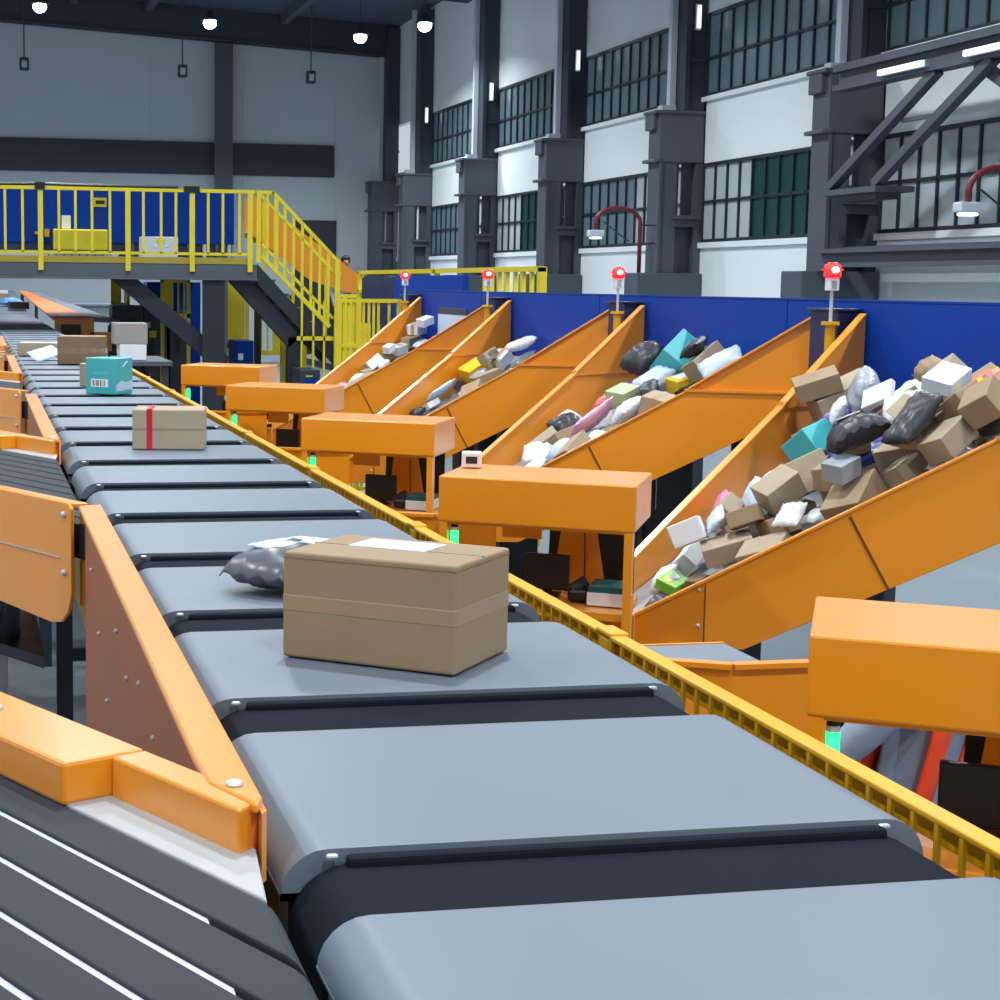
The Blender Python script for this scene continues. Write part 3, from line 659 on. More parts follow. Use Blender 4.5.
# ================================================================ walkway over the line
XP = lambda px: .42 + .01425*px              # along the walkway front
t = empty('elevated_walkway', (1.0, 25, FL), 'elevated walkway with yellow railing crossing over the belt line', 'walkway')
YD = 25.0
a = MB(); a.box(-4, 4.03, YD, 31, 2.40, 2.447); a.build('deck', SLATE, t)
a = MB(); a.box(-4, 4.04, YD-.02, YD+.06, 2.23, 2.46); a.box(-4, 4.04, YD-.08, YD+.1, 2.23, 2.25); a.build('fascia_beam', SLATE, t, bevel=.006)
a = MB(); a.box(-4, 3.98, YD-.03, YD-.015, 2.46, 2.55); a.build('toe_board', mat('olive_paint', (150, 136, 44), .5), t)
a = MB(); a.box(-4, 4.0, YD-.04, YD, 3.46, 3.51); a.box(-4, 3.98, YD-.035, YD-.005, 2.58, 2.62); a.build('top_rail', LEMON, t)
for x in (-2.4, -1.2, -.2, .975, 2.19, 3.10, 3.93): a = MB(); a.box(x-.035, x+.035, YD-.06, YD-.005, 2.35, 3.47); a.build('post', LEMON, t)
for x in (-1.0, -.7, -.45, .02, .25, .49, .73, 1.23, 1.46, 1.69, 1.94, 2.41, 2.66, 2.87, 3.33, 3.54, 3.78): a = MB(); a.box(x-.018, x+.018, YD-.035, YD-.01, 2.6, 3.46); a.build('baluster', LEMON, t)
a = MB(); a.tube([(-4, YD-.03, 3.53), (.2, YD-.03, 3.525), (.95, YD-.03, 3.54), (1.6, YD-.03, 3.53), (2.9, YD-.03, 3.525)], .022, 8); a.box(.90, 1.04, YD-.08, YD+.02, 3.46, 3.56); a.box(2.98, 3.2, YD-.08, YD+.02, 3.46, 3.545); a.build('cable', BLACK, t)
a = MB(); a.box(3.29, 3.53, YD, YD+.25, FL, 2.23); a.box(3.25, 3.57, YD-.03, YD, FL, 2.23); a.build('column', INKY, t)
a = MB(); a.box(-2.5, -2.25, YD, YD+.25, FL, 2.23); a.build('column', INKY, t)
a = MB(); a.bar((2.05, YD+.2, 2.32), (3.6, YD+.2, 1.02), .2, .24); a.build('brace', INKY, t)
a = MB(); a.bar((3.75, YD+.2, 2.30), (4.62, YD+.2, 1.36), .2, .24); a.box(4.52, 4.74, YD+.1, YD+.3, FL, 1.42); a.build('brace', INKY, t)
# stairs
t = empty('staircase', (4.6, 25.4, FL), 'yellow railed staircase coming down from the elevated walkway', 'stairs')
for yy in (YD+.0, YD+.95):
    a = MB(); a.prism([(4.05, yy, 2.46), (4.05, yy, 2.18), (5.25, yy, .95), (5.25, yy, 1.2)], (0, .05, 0)); a.build('stringer', INKY, t)
for k in range(6):
    a = MB(); x = 4.08+.2*k; z = 2.40-.2*k; a.box(x, x+.24, YD+.05, YD+.95, z-.19, z-.15); a.build('tread', SLATE, t)
for yy in (YD-.04,):
    a = MB(); a.bar((4.02, yy, 3.48), (4.27, yy, 3.48), .05, .05); a.bar((4.25, yy, 3.49), (5.2, yy, 2.53), .05, .05); a.bar((5.2, yy, 2.53), (5.24, yy, 2.3), .05, .05); a.build('handrail', LEMON, t)
    a = MB(); a.bar((4.3, yy, 3.22), (5.2, yy, 2.32), .04, .04); a.bar((4.1, yy, 2.58), (5.1, yy, 1.58), .05, .06); a.bar((4.1, yy, 2.75), (5.15, yy, 1.70), .04, .04); a.build('mid_rail', LEMON, t)
    for k in range(10):
        x = 4.05+.128*k; zt = 3.47 if x < 4.25 else 3.47-(x-4.25)
        a = MB(); w = .03 if k in (0, 2, 9) else .018; a.box(x-w, x+w, yy-.02, yy+.02, max(1.2, zt-1.08+(0 if x > 4.2 else .1)), zt); a.build('baluster', LEMON, t)
    for x in (4.69, 4.86, 5.02): a = MB(); a.box(x-.014, x+.014, yy-.02, yy+.02, .75, 1.95); a.build('lower_baluster', LEMON, t)
    a = MB(); a.box(4.62, 5.25, yy-.02, yy+.02, 1.38, 1.44); a.build('lower_rail', LEMON, t)
a = MB(); a.bar((4.25, YD+1.0, 3.49), (5.3, YD+1.0, 2.45), .05, .05); a.build('handrail', LEMON, t)
for x in (4.3, 4.75, 5.25): a = MB(); a.box(x-.02, x+.02, YD+.98, YD+1.02, 2.1-(x-4.3), 3.45-(x-4.25)); a.build('baluster', LEMON, t)
# stair landing with its railing
t = empty('stair_landing', (5.8, 26.5, FL), 'stair landing with tall yellow railings beside the farthest chute', 'landing')
a = MB(); a.box(5.32, 6.9, 24.9, 29.4, .90, 1.0); a.build('deck', SLATE, t)
for x in (5.19, 5.30, 5.79): a = MB(); a.box(x-.035, x+.035, 24.85, 24.92, FL, 2.55 if x < 5.25 else 2.04); a.build('post', LEMON, t)
for x in (5.40, 5.48, 5.56, 5.62, 5.68, 5.74): a = MB(); a.box(x-.018, x+.018, 24.87, 24.9, .95, 2.0); a.build('baluster', LEMON, t)
a = MB(); a.box(5.22, 6.9, 24.86, 24.91, 2.0, 2.05); a.box(5.22, 5.8, 24.86, 24.91, 1.0, 1.06); a.box(5.56, 5.74, 24.86, 24.91, 1.48, 1.53); a.build('top_rail', LEMON, t)
for x in (6.05, 6.32, 6.62, 6.86): a = MB(); a.box(x-.018, x+.018, 24.87, 24.9, .95, 2.0); a.build('baluster', LEMON, t)
for x in (5.3, 6.8):
    for y in (25.1, 29.2): a = MB(); a.box(x-.05, x+.05, y, y+.1, FL, .9); a.build('leg', DSLATE, t)
# orange trough behind the stairs
t = empty('transfer_trough', (5.2, 27, FL), 'orange transfer trough sloping down behind the yellow staircase', 'trough')
a = MB(); a.prism([(4.30, 27, 3.54), (6.05, 27, 2.29), (6.05, 27, 2.03), (5.75, 27, 2.08), (5.2, 27, 2.25), (4.30, 27, 2.92)], (0, .02, 0)); a.build('side_panel', ORANGE, t)
a = MB(); a.prism([(4.30, 27.9, 3.54), (6.05, 27.9, 2.29), (6.05, 27.9, 2.03), (4.30, 27.9, 2.92)], (0, .02, 0)); a.build('side_panel', ORANGE, t)
a = MB(); a.prism([(4.30, 27.02, 3.0), (6.05, 27.02, 2.1), (6.05, 27.9, 2.1), (4.30, 27.9, 3.0)], (0, 0, -.02)); a.build('slide_bed', STEEL, t)
for x in (4.45, 5.9): a = MB(); a.box(x-.05, x+.05, 27.4, 27.5, FL if x < 5 else 1.003, 2.05); a.build('leg', BLACK, t)
# blue machine on the deck
t = empty('blue_machine', (2.4, 28.2, 2.45), 'large blue clad machine standing on the elevated walkway', 'machine')
a = MB(); a.box(-1.5, 4.15, 28, 30.5, 2.80, 3.62); a.build('cladding', BLUE, t, bevel=.01)
for x in (-.2, .9, 2.0, 3.1): a = MB(); a.box(x, x+.02, 27.99, 28.0, 2.85, 3.6); a.build('seam', NAVY, t)
a = MB(); a.box(-1.5, 4.0, 28.05, 30.3, 2.62, 2.80); a.build('plinth', NAVY, t)
a = MB(); a.box(-1.5, 2.3, 27.9, 28.05, 2.45, 2.66); a.build('base_rail', TRIM, t)
for k in range(9): a = MB(); x = 1.2+.12*k; a.box(x, x+.02, 27.89, 27.9, 2.5, 2.62); a.build('slot', SLATE, t)
for x in (2.5, 2.75, 3.2, 3.4, 3.65, 3.85, 4.05): a = MB(); a.box(x, x+.05, 28.0, 28.2, 2.45, 2.8); a.build('foot', TRIM if x in (2.75, 3.65, 4.05) else SLATE, t)
a = MB(); a.box(1.92, 2.12, 27.97, 28.0, 3.36, 3.50); a.box(1.95, 2.09, 27.965, 27.97, 3.40, 3.46, 1); a.build('sign', [LEMON, INK], t)
a = MB(); a.box(1.42, 1.56, 27.97, 28.0, 3.01, 3.22); a.build('sign', WHITEC, t)
t = empty('yellow_cabinet', (1.55, 27.8, 2.66), 'yellow cabinet on the front of the blue machine', 'cabinet')
a = MB(); a.box(1.28, 2.12, 27.75, 27.98, 2.68, 3.0); a.build('housing', LEMON, t, bevel=.02)
a = MB(); a.box(1.15, 1.22, 27.8, 27.98, 2.88, 3.0); a.box(1.0, 1.08, 27.8, 27.98, 2.92, 2.96); a.build('connector', YELLOW, t)
t = empty('control_cabinet', (2.75, 26.2, 2.45), 'pale grey control cabinet behind the yellow walkway railing', 'cabinet')
a = MB(); a.box(2.48, 3.02, 26.0, 26.4, 2.45, 2.86); a.build('housing', TRIM, t, bevel=.01)
a = MB(); a.box(2.70, 2.82, 25.99, 26.0, 2.77, 2.84); a.build('label', LEMON, t)
for (x, z) in ((2.66, 2.70), (2.75, 2.70), (2.83, 2.71), (2.75, 2.62), (2.83, 2.62)): a = MB(); a.box(x, x+.05, 25.99, 26.0, z, z+.045); a.build('button', BPAPER, t)
# machinery below the deck
def cabinet(x0, x1, y, z1, lab, m=DSLATE, slots=()):
    t = empty('machine_cabinet', ((x0+x1)/2, y, FL), lab, 'cabinet')
    a = MB(); a.box(x0, x1, y, y+.7, FL, z1); a.build('housing', m, t, bevel=.015)
    for (sx, z, w, h, mm) in slots:
        a = MB(); a.box(x0+sx, x0+sx+w, y-.012, y+.0, z, z+h); a.build('vent' if mm is BLACK else 'indicator', mm, t)
cabinet(2.36, 2.86, 30, 1.80, 'dark cabinet with two bright slits beneath the walkway, nearest the belt line', DSLATE, [(.06,1.0,.05,.18,TRIM),(.30,.9,.05,.3,TRIM),(.25,1.3,.15,.3,BLACK),(.05,1.45,.05,.03,TRIM)])
cabinet(2.90, 3.30, 30.1, 1.86, 'dark cabinet with a row of small lit openings beneath the walkway', DSLATE, [(.06,1.42,.06,.1,TRIM),(.1,1.25,.12,.12,LEMON),(.06,.8,.12,.4,BLACK),(.24,.8,.04,.04,TRIM)])
cabinet(3.36, 3.72, 30.2, 1.70, 'dark cabinet partly behind the walkway brace', DSLATE, [(.1,1.0,.08,.3,BLACK),(.22,1.3,.05,.3,TRIM)])
cabinet(4.52, 4.80, 24.1, 1.00, 'small dark cabinet with a blue label at the foot of the stairs', DSLATE, [(.06,.72,.18,.16,BLUE),(.07,.9,.1,.02,LEMON),(.05,.25,.18,.32,TRIM)])
cabinet(4.05, 4.35, 27.2, 1.3, 'blue control box beneath the walkway beside the steel column', BLUE, [(.05,1.0,.08,.1,WHITEP)])
cabinet(3.05, 4.0, 31, 2.2, 'blue clad machine base seen beneath the walkway', BLUE, [(.1,1.6,.2,.4,BLACK)])
def guard(x0, x1, y, z0, z1, lab, solid=None, bars=4):
    t = empty('machine_guard', ((x0+x1)/2, y, FL), lab, 'machine guard')
    a = MB(); a.box(x0, x0+.06, y, y+.05, FL, z1); a.box(x1-.06, x1, y, y+.05, FL, z1); a.box(x0, x1, y, y+.05, z1-.06, z1); a.box(x0, x1, y, y+.05, z0, z0+.08); a.build('frame', LEMON, t)
    for k in range(bars): a = MB(); x = x0+(x1-x0)*(k+1)/(bars+1); a.box(x-.015, x+.015, y+.01, y+.03, z0, z1); a.build('bar', LEMON, t)
    if solid: a = MB(); a.box(x0+solid[0], x0+solid[1], y+.005, y+.04, z0, z1); a.build('panel', LEMON, t)
guard(2.42, 2.75, 31, 1.75, 2.3, 'small yellow machine guard beneath the walkway, nearest the belt line', (.0, .15), 3)
guard(3.12, 3.62, 29.4, 1.6, 2.25, 'yellow machine guard framed by the walkway brace and column', (.0, .2), 4)
guard(4.25, 4.62, 29.4, 1.1, 2.3, 'tall yellow machine guard right of the walkway column', (.0, .26), 3)
guard(4.66, 5.3, 29.0, 1.0, 2.0, 'yellow slatted guard beneath the staircase', (.3, .6), 5)
guard(4.62, 5.02, 26.3, .6, 1.5, 'low yellow guard below the stair stringer', (.0, .3), 3)

# ================================================================ far end of the line
t = empty('rising_conveyor', (.8, 44, FL), 'grey conveyor rising away at the far end of the belt line', 'conveyor')
a = MB(); a.prism([(.42, 38.7, 1.50), (.42, 50, 1.92), (1.22, 50, 1.92), (1.22, 38.7, 1.50)], (0, 0, -.08)); a.build('belt', BELT, t)
a = MB(); a.tube([(.42, 38.72, 1.45), (1.22, 38.72, 1.45)], .05, 12); a.build('end_drum', BLACK, t)
a = MB(); a.box(.45, .6, 39.5, 39.7, FL, 1.4); a.box(1.05, 1.2, 39.5, 39.7, FL, 1.4); a.box(.45, .6, 49, 49.2, FL, 1.8); a.box(1.05, 1.2, 49, 49.2, FL, 1.8); a.build('leg', DSLATE, t)
t = empty('side_chute', (1.6, 36, FL), 'far orange topped side chute joining the line below the walkway', 'side chute')
a = MB(); a.prism([(1.28, 28, 1.58), (1.92, 28, 1.58), (1.42, 46, 1.90), (1.24, 46, 1.90)], (0, 0, .03)); a.build('top_cover', mat('bright_orange_paint', (250, 128, 50), .4, var=.03), t)
a = MB(); a.prism([(1.93, 28, 1.60), (2.33, 28, 1.58), (1.75, 46, 1.90), (1.42, 46, 1.92)], (0, 0, -.04)); a.build('slide', BELT, t)
a = MB(); a.box(1.30, 1.92, 28.02, 28.06, 1.30, 1.58); a.box(1.72, 1.82, 27.95, 28.02, 1.0, 1.58); a.box(1.86, 2.2, 28.02, 28.1, 1.1, 1.40); a.build('end_panel', ORANGE, t)
a = MB(); a.box(1.4, 1.7, 28.0, 28.02, 1.33, 1.52); a.build('opening', BLACK, t)
for (x, y, z) in ((1.4, 28.3, 1.56), (2.2, 28.3, 1.5), (1.3, 45.5, 1.85), (1.65, 45.5, 1.85)): a = MB(); a.box(x-.04, x+.04, y, y+.1, FL, z); a.build('leg', DSLATE, t)
t = empty('far_conveyor', (3.4, 48, FL), 'grey side conveyor below the walkway beyond the orange side chute', 'conveyor')
a = MB(); a.box(2.6, 4.3, 47.5, 48.7, 1.5, 1.64); a.tube([(2.55, 47.5, 1.57), (4.3, 47.5, 1.57)], .07, 12); a.build('belt', BELT, t)
a = MB(); a.box(2.65, 4.25, 47.52, 48.6, 1.2, 1.5); a.build('side_frame', GREYP, t)
for x in (2.75, 4.1): a = MB(); a.box(x, x+.08, 48, 48.1, FL, 1.2); a.build('leg', DSLATE, t)

# ================================================================ parcels on the belts
PLACE = []
def place(o, x, y, z, rz=0, rx=0, ry=0):
    PLACE.append((o, (x, y, z), (rx, ry, rz))); return o
def carton(name, dx, dy, dz, m, label, x, y, z, rz, tape=None, sticker=None, extra=None):
    b = box_parcel(dx, dy, dz); b.xf(Matrix.Translation((0, 0, dz/2)))
    o = b.build(name, m, bevel=.006, seg=3, origin=(0, 0, 0)); tag(o, label, 'box', 'parcels riding on the main belts')
    if tape:
        a = MB()
        for q in tape: a.box(*q)
        q = a.build('packing_tape', TAPE if len(tape) and m is not PAPER else RED, o)
    if sticker:
        a = MB(); a.box(*sticker[0]); a.build('shipping_label', sticker[1], o)
    place(o, x, y, z, rz); return o
big = carton('cardboard_box', .352, .262, .20, CARD, 'large plain cardboard box lying askew on the belts in the foreground', .786, 3.18, ZB, math.radians(-38.5),
    sticker=((-.10, .06, -.01, .095, .20, .2015), BPAPER))
a = MB(); a.box(-.1768, .1768, -.1318, .1318, .085, .122); a.build('packing_tape', mat('clear_tape', (158, 136, 108), .3, var=.03), big, bevel=.005)
a = MB(); a.box(-.1765, .1765, -.0015, .0015, .1995, .2006); a.build('lid_seam', CARDD, big)
a = MB(); a.box(-.1762, .1762, -.1316, -.1309, .188, .1892); a.box(.1758, .1766, -.131, .131, .188, .1892); a.build('flap_edge', CARDD, big)
m1 = bag_parcel(.30, .21, .10, 3).build('plastic_mailer', mat('grey_mailer_film', (84, 90, 100), .33, var=.2, scale=12), smooth=True, origin=(0, 0, 0))
tag(m1, 'crumpled grey plastic mailer lying behind the largest cardboard box', 'mailer', 'parcels riding on the main belts')
m1.rotation_mode = 'XYZ'; place(m1, .72, 3.92, ZB+.052, math.radians(38))
a = MB()
for i in range(6):
    for j in range(4): pass
lb = bag_parcel(.20, .12, .012, 9); lb.xf(Matrix.Translation((.03, .03, .044))); lb.build('shipping_label', BPAPER, m1, smooth=True)
rt = carton('cardboard_box', .30, .25, .168, CARDG, 'tan cardboard box with a vertical red tape on the belt line', .825, 7.40, ZB, math.radians(-10))
a = MB(); a.box(-.090, -.066, -.1268, .1268, -.0+.001, .1695); a.build('red_tape', RED, rt)
a = MB(); a.box(-.1506, .1506, -.1262, -.1258, .085, .087); a.build('flap_edge', CARDD, rt)
tl = carton('teal_box', .225, .19, .225, TEAL, 'teal box with a barcode label on the belt line', .845, 11.0, ZB, math.radians(-40))
a = MB(); a.box(-.07, .06, -.0965, -.095, .045, .095); a.build('shipping_label', PAPER, tl)
a = MB()
for i, w in enumerate((.006, .003, .008, .004, .006, .003, .005)): a.box(-.055+.014*i, -.055+.014*i+w, -.0972, -.0965, .052, .088)
a.build('barcode', INK, tl)
a = MB()
for i in range(5): a.box(-.05+.022*i, -.05+.022*i+.014, -.0957, -.095, .125, .14)
a.build('faint_print', mat('pale_teal_ink', (96, 190, 196), .4, var=0), tl)
a = MB(); a.prism([(.1132, -.085, .02), (.1132, .09, .03), (.1132, .09, .09), (.1132, .02, .075), (.1132, -.03, .085), (.1132, -.085, .06)], (.001, 0, 0)); a.build('white_print', BPAPER, tl)
a = MB(); a.bar((.1135, -.02, .17), (.1135, .03, .205), .012, .004); a.build('white_tick', BPAPER, tl)
a = MB(); a.box(.085, .11, .06, .092, .225, .232); a.build('white_corner', WHITEC, tl)
bt = carton('cardboard_box', .16, .14, .15, CARDG, 'small tan box standing behind the teal box', .80, 11.86, ZB, math.radians(-10))
br = carton('cardboard_box', .40, .30, .235, CARDD, 'brown cardboard box on the belts beyond the teal box', .93, 15.02, ZB, math.radians(-8))
a = MB(); a.box(-.2005, .2005, -.1508, .1508, .09, .135); a.build('packing_tape', mat('brown_tape', (134, 116, 94), .25, var=.2, scale=20), br)
a = MB(); a.box(-.19, .19, -.14, .14, .235, .2365); a.build('pale_lid', CARDG, br)
fl = carton('flat_box', .42, .30, .12, CARDG, 'flat tan box lying beyond the brown box, left side of the belts', .655, 16.75, ZB, math.radians(-8))
a = MB(); a.box(-.20, .20, -.14, .14, .12, .1215); a.build('pale_lid', WHITEC, fl)
en = bag_parcel(.26, .22, .05, 12).build('envelope_mailer', PBLUE, smooth=True, origin=(0, 0, 0)); tag(en, 'pale blue padded envelope leaning against the brown box', 'mailer', 'parcels riding on the main belts'); place(en, .625, 15.35, ZB+.07, .4, .35, -.25)
t = empty('side_table', (1.5, 16.2, FL), 'grey side table at the right edge of the belts below the walkway', 'table')
a = MB(); a.box(1.295, 1.75, 15.5, 16.7, 1.46, 1.50); a.build('tabletop', SLATE, t)
for x in (1.34, 1.69):
    for y in (15.56, 16.62): a = MB(); a.box(x-.03, x+.03, y-.03, y+.03, FL, 1.46); a.build('leg', DSLATE, t)
wb = carton('white_tray', .24, .3, .14, WHITEP, 'pale tray under the grey box beside the belts', 1.42, 15.85, 1.50, 0)
gb = carton('grey_box', .30, .3, .19, mat('grey_card', (150, 146, 142), .6), 'grey cardboard box stacked on a pale tray beside the belts', 1.40, 15.85, 1.64, 0)
for o in (wb, gb): o['group'] = 'boxes beside the far belts'
for nm_, dim, m, lab, loc in [('black_box', (.42, .5, .16), BLACK, 'small black parcel at the far end of the belt line', (1.05, 39.8, 1.565)),
                         ('pale_box', (.35, .4, .2), CARDG, 'small tan parcel on the far rising conveyor', (.75, 43.5, 1.685)),
                         ('white_box', (.4, .4, .12), WHITEC, 'small white parcel at the top of the far rising conveyor', (.75, 47.0, 1.815))]:
    carton(nm_, dim[0], dim[1], dim[2], m, lab, loc[0], loc[1], loc[2], .1)
o = bag_parcel(.5, .5, .2, 31).build('plastic_mailer', mat('light_blue_film', (110, 170, 225), .3), smooth=True, origin=(0, 0, 0)); tag(o, 'light blue plastic parcel at the far end of the belts', 'mailer', 'parcels riding on the main belts'); place(o, .92, 41.4, 1.71, .3)
wk = carton('small_carton', .07, .06, .055, WHITEC, 'tiny white carton on top of the second orange hood', 1.725, 5.915, 1.56, -.3); wk['group'] = 'loose cartons'
a = MB(); a.box(-.02, .02, -.031, -.030, .015, .04); a.build('print', INK, wk)

for o, l_, r_ in PLACE: o.location = (l_[0], l_[1], l_[2]+.003); o.rotation_euler = r_
# ================================================================ parcels heaped in the chutes
# (chute, kind, (length, width, height), material, colour words, extra, seed)
T_BOX, T_BAG = 0, 1
PAR = []
def par(ch, px, py, kind, dims, m, words, extra=None, yaw=0, tilt=0, lay=1):
    q = (.90, .92, .85, .72)[ch]
    if ch == 0 and px < 770: q = .88
    dims = tuple(q*v for v in dims)
    PAR.append((ch, px, py, kind, dims, m, words, extra, yaw, tilt, lay))
B, G = T_BOX, T_BAG
# --- nearest chute
par(0, 897, 356, G, (.24,.17,.07), 'BLACKP', 'black mailer', None, 20, 40, 2)
par(0, 922, 362, B, (.17,.13,.05), 'WHITEC', 'white flat box', None, -20, 15, 2)
par(0, 942, 370, B, (.16,.12,.09), 'CARDG', 'pale tan box', None, 30, 20, 2)
par(0, 895, 380, G, (.26,.15,.10), 'PBLUE', 'pale blue mailer', None, 5, 5, 3)
par(0, 862, 398, G, (.26,.20,.12), 'GREYP', 'grey mailer', None, 60, 50, 3)
par(0, 884, 402, B, (.15,.10,.03), 'WHITEC', 'white flat box', None, -50, 30, 3)
par(0, 903, 404, B, (.16,.13,.10), 'CARD', 'tan box', 'tape', 10, 20, 2)
par(0, 916, 408, G, (.20,.15,.06), 'WHITEP', 'white mailer', 'mark', -40, 35, 3)
par(0, 932, 388, G, (.16,.12,.09), 'CARD', 'brown paper bag', None, 80, 20, 3)
par(0, 968, 376, B, (.24,.17,.14), 'CARD', 'tan box', 'redmark', -15, 12, 2)
par(0, 956, 394, B, (.16,.13,.06), 'PBLUE', 'pale blue flat box', None, 25, 25, 3)
par(0, 988, 400, G, (.24,.18,.10), 'BLACKP', 'black mailer', None, -20, 15, 3)
par(0, 944, 408, B, (.22,.15,.13), 'CARD', 'tan box', 'yellowtape', 28, 25, 3)
par(0, 918, 432, B, (.24,.13,.10), 'CARDG', 'pale tan box', 'open', 32, 20, 3)
par(0, 955, 428, G, (.22,.15,.07), 'WHITEP', 'white mailer', None, 30, 20, 4)
par(0, 936, 446, G, (.30,.13,.10), 'BLACKP', 'black mailer', None, 25, 10, 5)
par(0, 884, 460, G, (.25,.20,.13), 'BLACKP', 'black mailer', 'label', -10, 20, 5)
par(0, 975, 418, B, (.16,.13,.11), 'CARD', 'tan box', None, 40, 15, 4)
par(0, 815, 430, B, (.19,.15,.13), 'TEAL', 'teal box', 'label', 35, 25, 3)
par(0, 834, 412, G, (.15,.12,.08), 'PURPLE', 'purple mailer', None, 10, 30, 2)
par(0, 846, 412, G, (.15,.11,.06), 'WHITEP', 'white mailer', None, 60, 40, 3)
par(0, 858, 434, G, (.27,.17,.09), 'BLUEP', 'dark blue mailer', None, -25, 15, 4)
par(0, 852, 444, B, (.13,.09,.08), 'CARDD', 'brown box', 'hole', -10, 15, 5)
par(0, 800, 470, B, (.20,.16,.15), 'CARDG', 'pale tan box', 'tape', 8, 20, 3)
par(0, 830, 468, B, (.17,.14,.11), 'CARD', 'tan box', None, -20, 30, 3)
par(0, 757, 456, G, (.17,.13,.09), 'PBLUE', 'pale blue mailer', None, 40, 40, 3)
par(0, 722, 492, G, (.25,.14,.09), 'PINK', 'pink mailer', None, 62, 45, 4)
par(0, 748, 484, B, (.18,.13,.10), 'CARDG', 'pale tan box', 'logo', 40, 25, 4)
par(0, 757, 506, G, (.22,.16,.08), 'PBLUE', 'pale blue mailer', None, 75, 45, 5)
par(0, 842, 478, B, (.14,.11,.09), 'CARD', 'tan box', 'redmark', 45, 15, 4)
par(0, 853, 488, B, (.12,.10,.08), 'GREYP', 'grey box', None, 20, 15, 5)
par(0, 786, 508, B, (.17,.12,.11), 'CARDG', 'pale tan box', None, 5, 15, 5)
par(0, 815, 505, B, (.17,.12,.08), 'CARD', 'tan box', 'tape', 15, 10, 5)
par(0, 792, 522, G, (.15,.11,.06), 'WHITEP', 'white mailer', None, 40, 10, 6)
par(0, 735, 520, B, (.12,.10,.08), 'CARDG', 'pale tan box', None, 35, 25, 5)
par(0, 752, 534, B, (.14,.10,.07), 'CARD', 'tan box', 'tape', -30, 25, 6)
par(0, 733, 535, B, (.13,.08,.04), 'CARDD', 'brown flat box', None, 20, 30, 5)
par(0, 688, 528, B, (.15,.11,.04), 'TEAL', 'teal flat box', None, 45, 55, 4)
par(0, 688, 546, B, (.15,.12,.08), 'WHITEC', 'white box', None, 20, 25, 5)
par(0, 708, 556, B, (.14,.10,.10), 'WHITEC', 'white box', None, -25, 20, 6)
par(0, 716, 546, G, (.15,.10,.05), 'PBLUE', 'pale blue mailer', None, 60, 30, 6)
par(0, 669, 575, B, (.13,.10,.05), 'GREEN', 'green box', 'badge', 30, 35, 6)
par(0, 692, 570, B, (.09,.07,.05), 'CARDD', 'brown box', None, 30, 10, 7)
par(0, 654, 592, G, (.16,.10,.06), 'BLACKP', 'black mailer', None, 35, 20, 7)
par(0, 990, 440, B, (.18,.13,.1), 'CARDG', 'pale tan box', None, 20, 10, 4)
par(0, 985, 378, G, (.22,.16,.08), 'WHITEP', 'white mailer', None, 20, 10, 1)
par(0, 660, 566, G, (.15,.10,.06), 'WHITEP', 'white mailer', None, 25, 20, 3)
par(0, 772, 520, B, (.14,.10,.08), 'CARD', 'tan box', None, 10, 15, 2)
par(0, 905, 445, B, (.16,.12,.10), 'CARDG', 'pale tan box', None, 20, 15, 2)
# --- second chute
par(1, 645, 357, G, (.28,.20,.15), 'BLACKP', 'black mailer', None, 15, 25, 3)
par(1, 657, 350, B, (.16,.14,.13), 'GREYP', 'grey box', None, 0, 10, 1)
par(1, 680, 352, B, (.24,.20,.18), 'TEAL', 'teal box', None, 25, 30, 2)
par(1, 677, 362, B, (.21,.13,.11), 'YELLP', 'yellow box', 'paleprint', 8, 12, 4)
par(1, 700, 355, G, (.20,.14,.08), 'BLACKP', 'black mailer', None, 50, 20, 2)
par(1, 715, 347, B, (.21,.16,.14), 'CARDG', 'pale tan box', None, 12, 15, 2)
par(1, 742, 352, G, (.22,.14,.11), 'CORAL', 'coral mailer', None, 10, 5, 2)
par(1, 720, 360, G, (.25,.16,.06), 'PBLUE', 'pale blue mailer', None, -20, 20, 3)
par(1, 653, 370, G, (.26,.16,.08), 'PBLUE', 'pale blue mailer', None, 30, 20, 4)
par(1, 685, 374, B, (.20,.08,.03), 'BLACK', 'black flat box', None, 30, 15, 5)
par(1, 700, 372, G, (.24,.15,.06), 'WHITEP', 'white mailer', None, 40, 25, 4)
par(1, 620, 366, G, (.14,.12,.09), 'PURPLE', 'purple mailer', None, 20, 30, 3)
par(1, 627, 378, G, (.17,.14,.10), 'BLUEP', 'dark blue mailer', None, 40, 20, 4)
par(1, 602, 383, G, (.26,.20,.09), 'CORAL', 'coral mailer', None, 8, 30, 4)
par(1, 625, 392, B, (.17,.13,.10), 'SAGE', 'sage green box', None, 30, 20, 5)
par(1, 641, 388, G, (.17,.15,.11), 'BLACKP', 'black mailer', None, 50, 20, 5)
par(1, 660, 390, B, (.20,.15,.13), 'CARDG', 'pale tan box', 'tape', 40, 30, 5)
par(1, 678, 384, G, (.20,.14,.05), 'PBLUE', 'pale blue mailer', None, 35, 20, 5)
par(1, 590, 400, B, (.15,.12,.10), 'WHITEC', 'white box', None, 10, 15, 4)
par(1, 600, 404, G, (.20,.15,.08), 'GREYP', 'grey mailer', None, 20, 15, 5)
par(1, 627, 404, G, (.20,.15,.09), 'WHITEP', 'white mailer', None, 30, 25, 6)
par(1, 556, 404, G, (.20,.16,.11), 'BLACKP', 'black mailer', None, 15, 30, 4)
par(1, 557, 396, G, (.19,.14,.06), 'WHITEP', 'white mailer', None, 30, 45, 3)
par(1, 588, 414, G, (.33,.20,.05), 'PALEPINK', 'pale pink mailer', 'print', 12, 38, 6)
par(1, 556, 422, B, (.16,.12,.13), 'CARD', 'tan box', None, 20, 25, 5)
par(1, 535, 422, B, (.20,.12,.10), 'CARDG', 'pale tan box', None, -10, 10, 4)
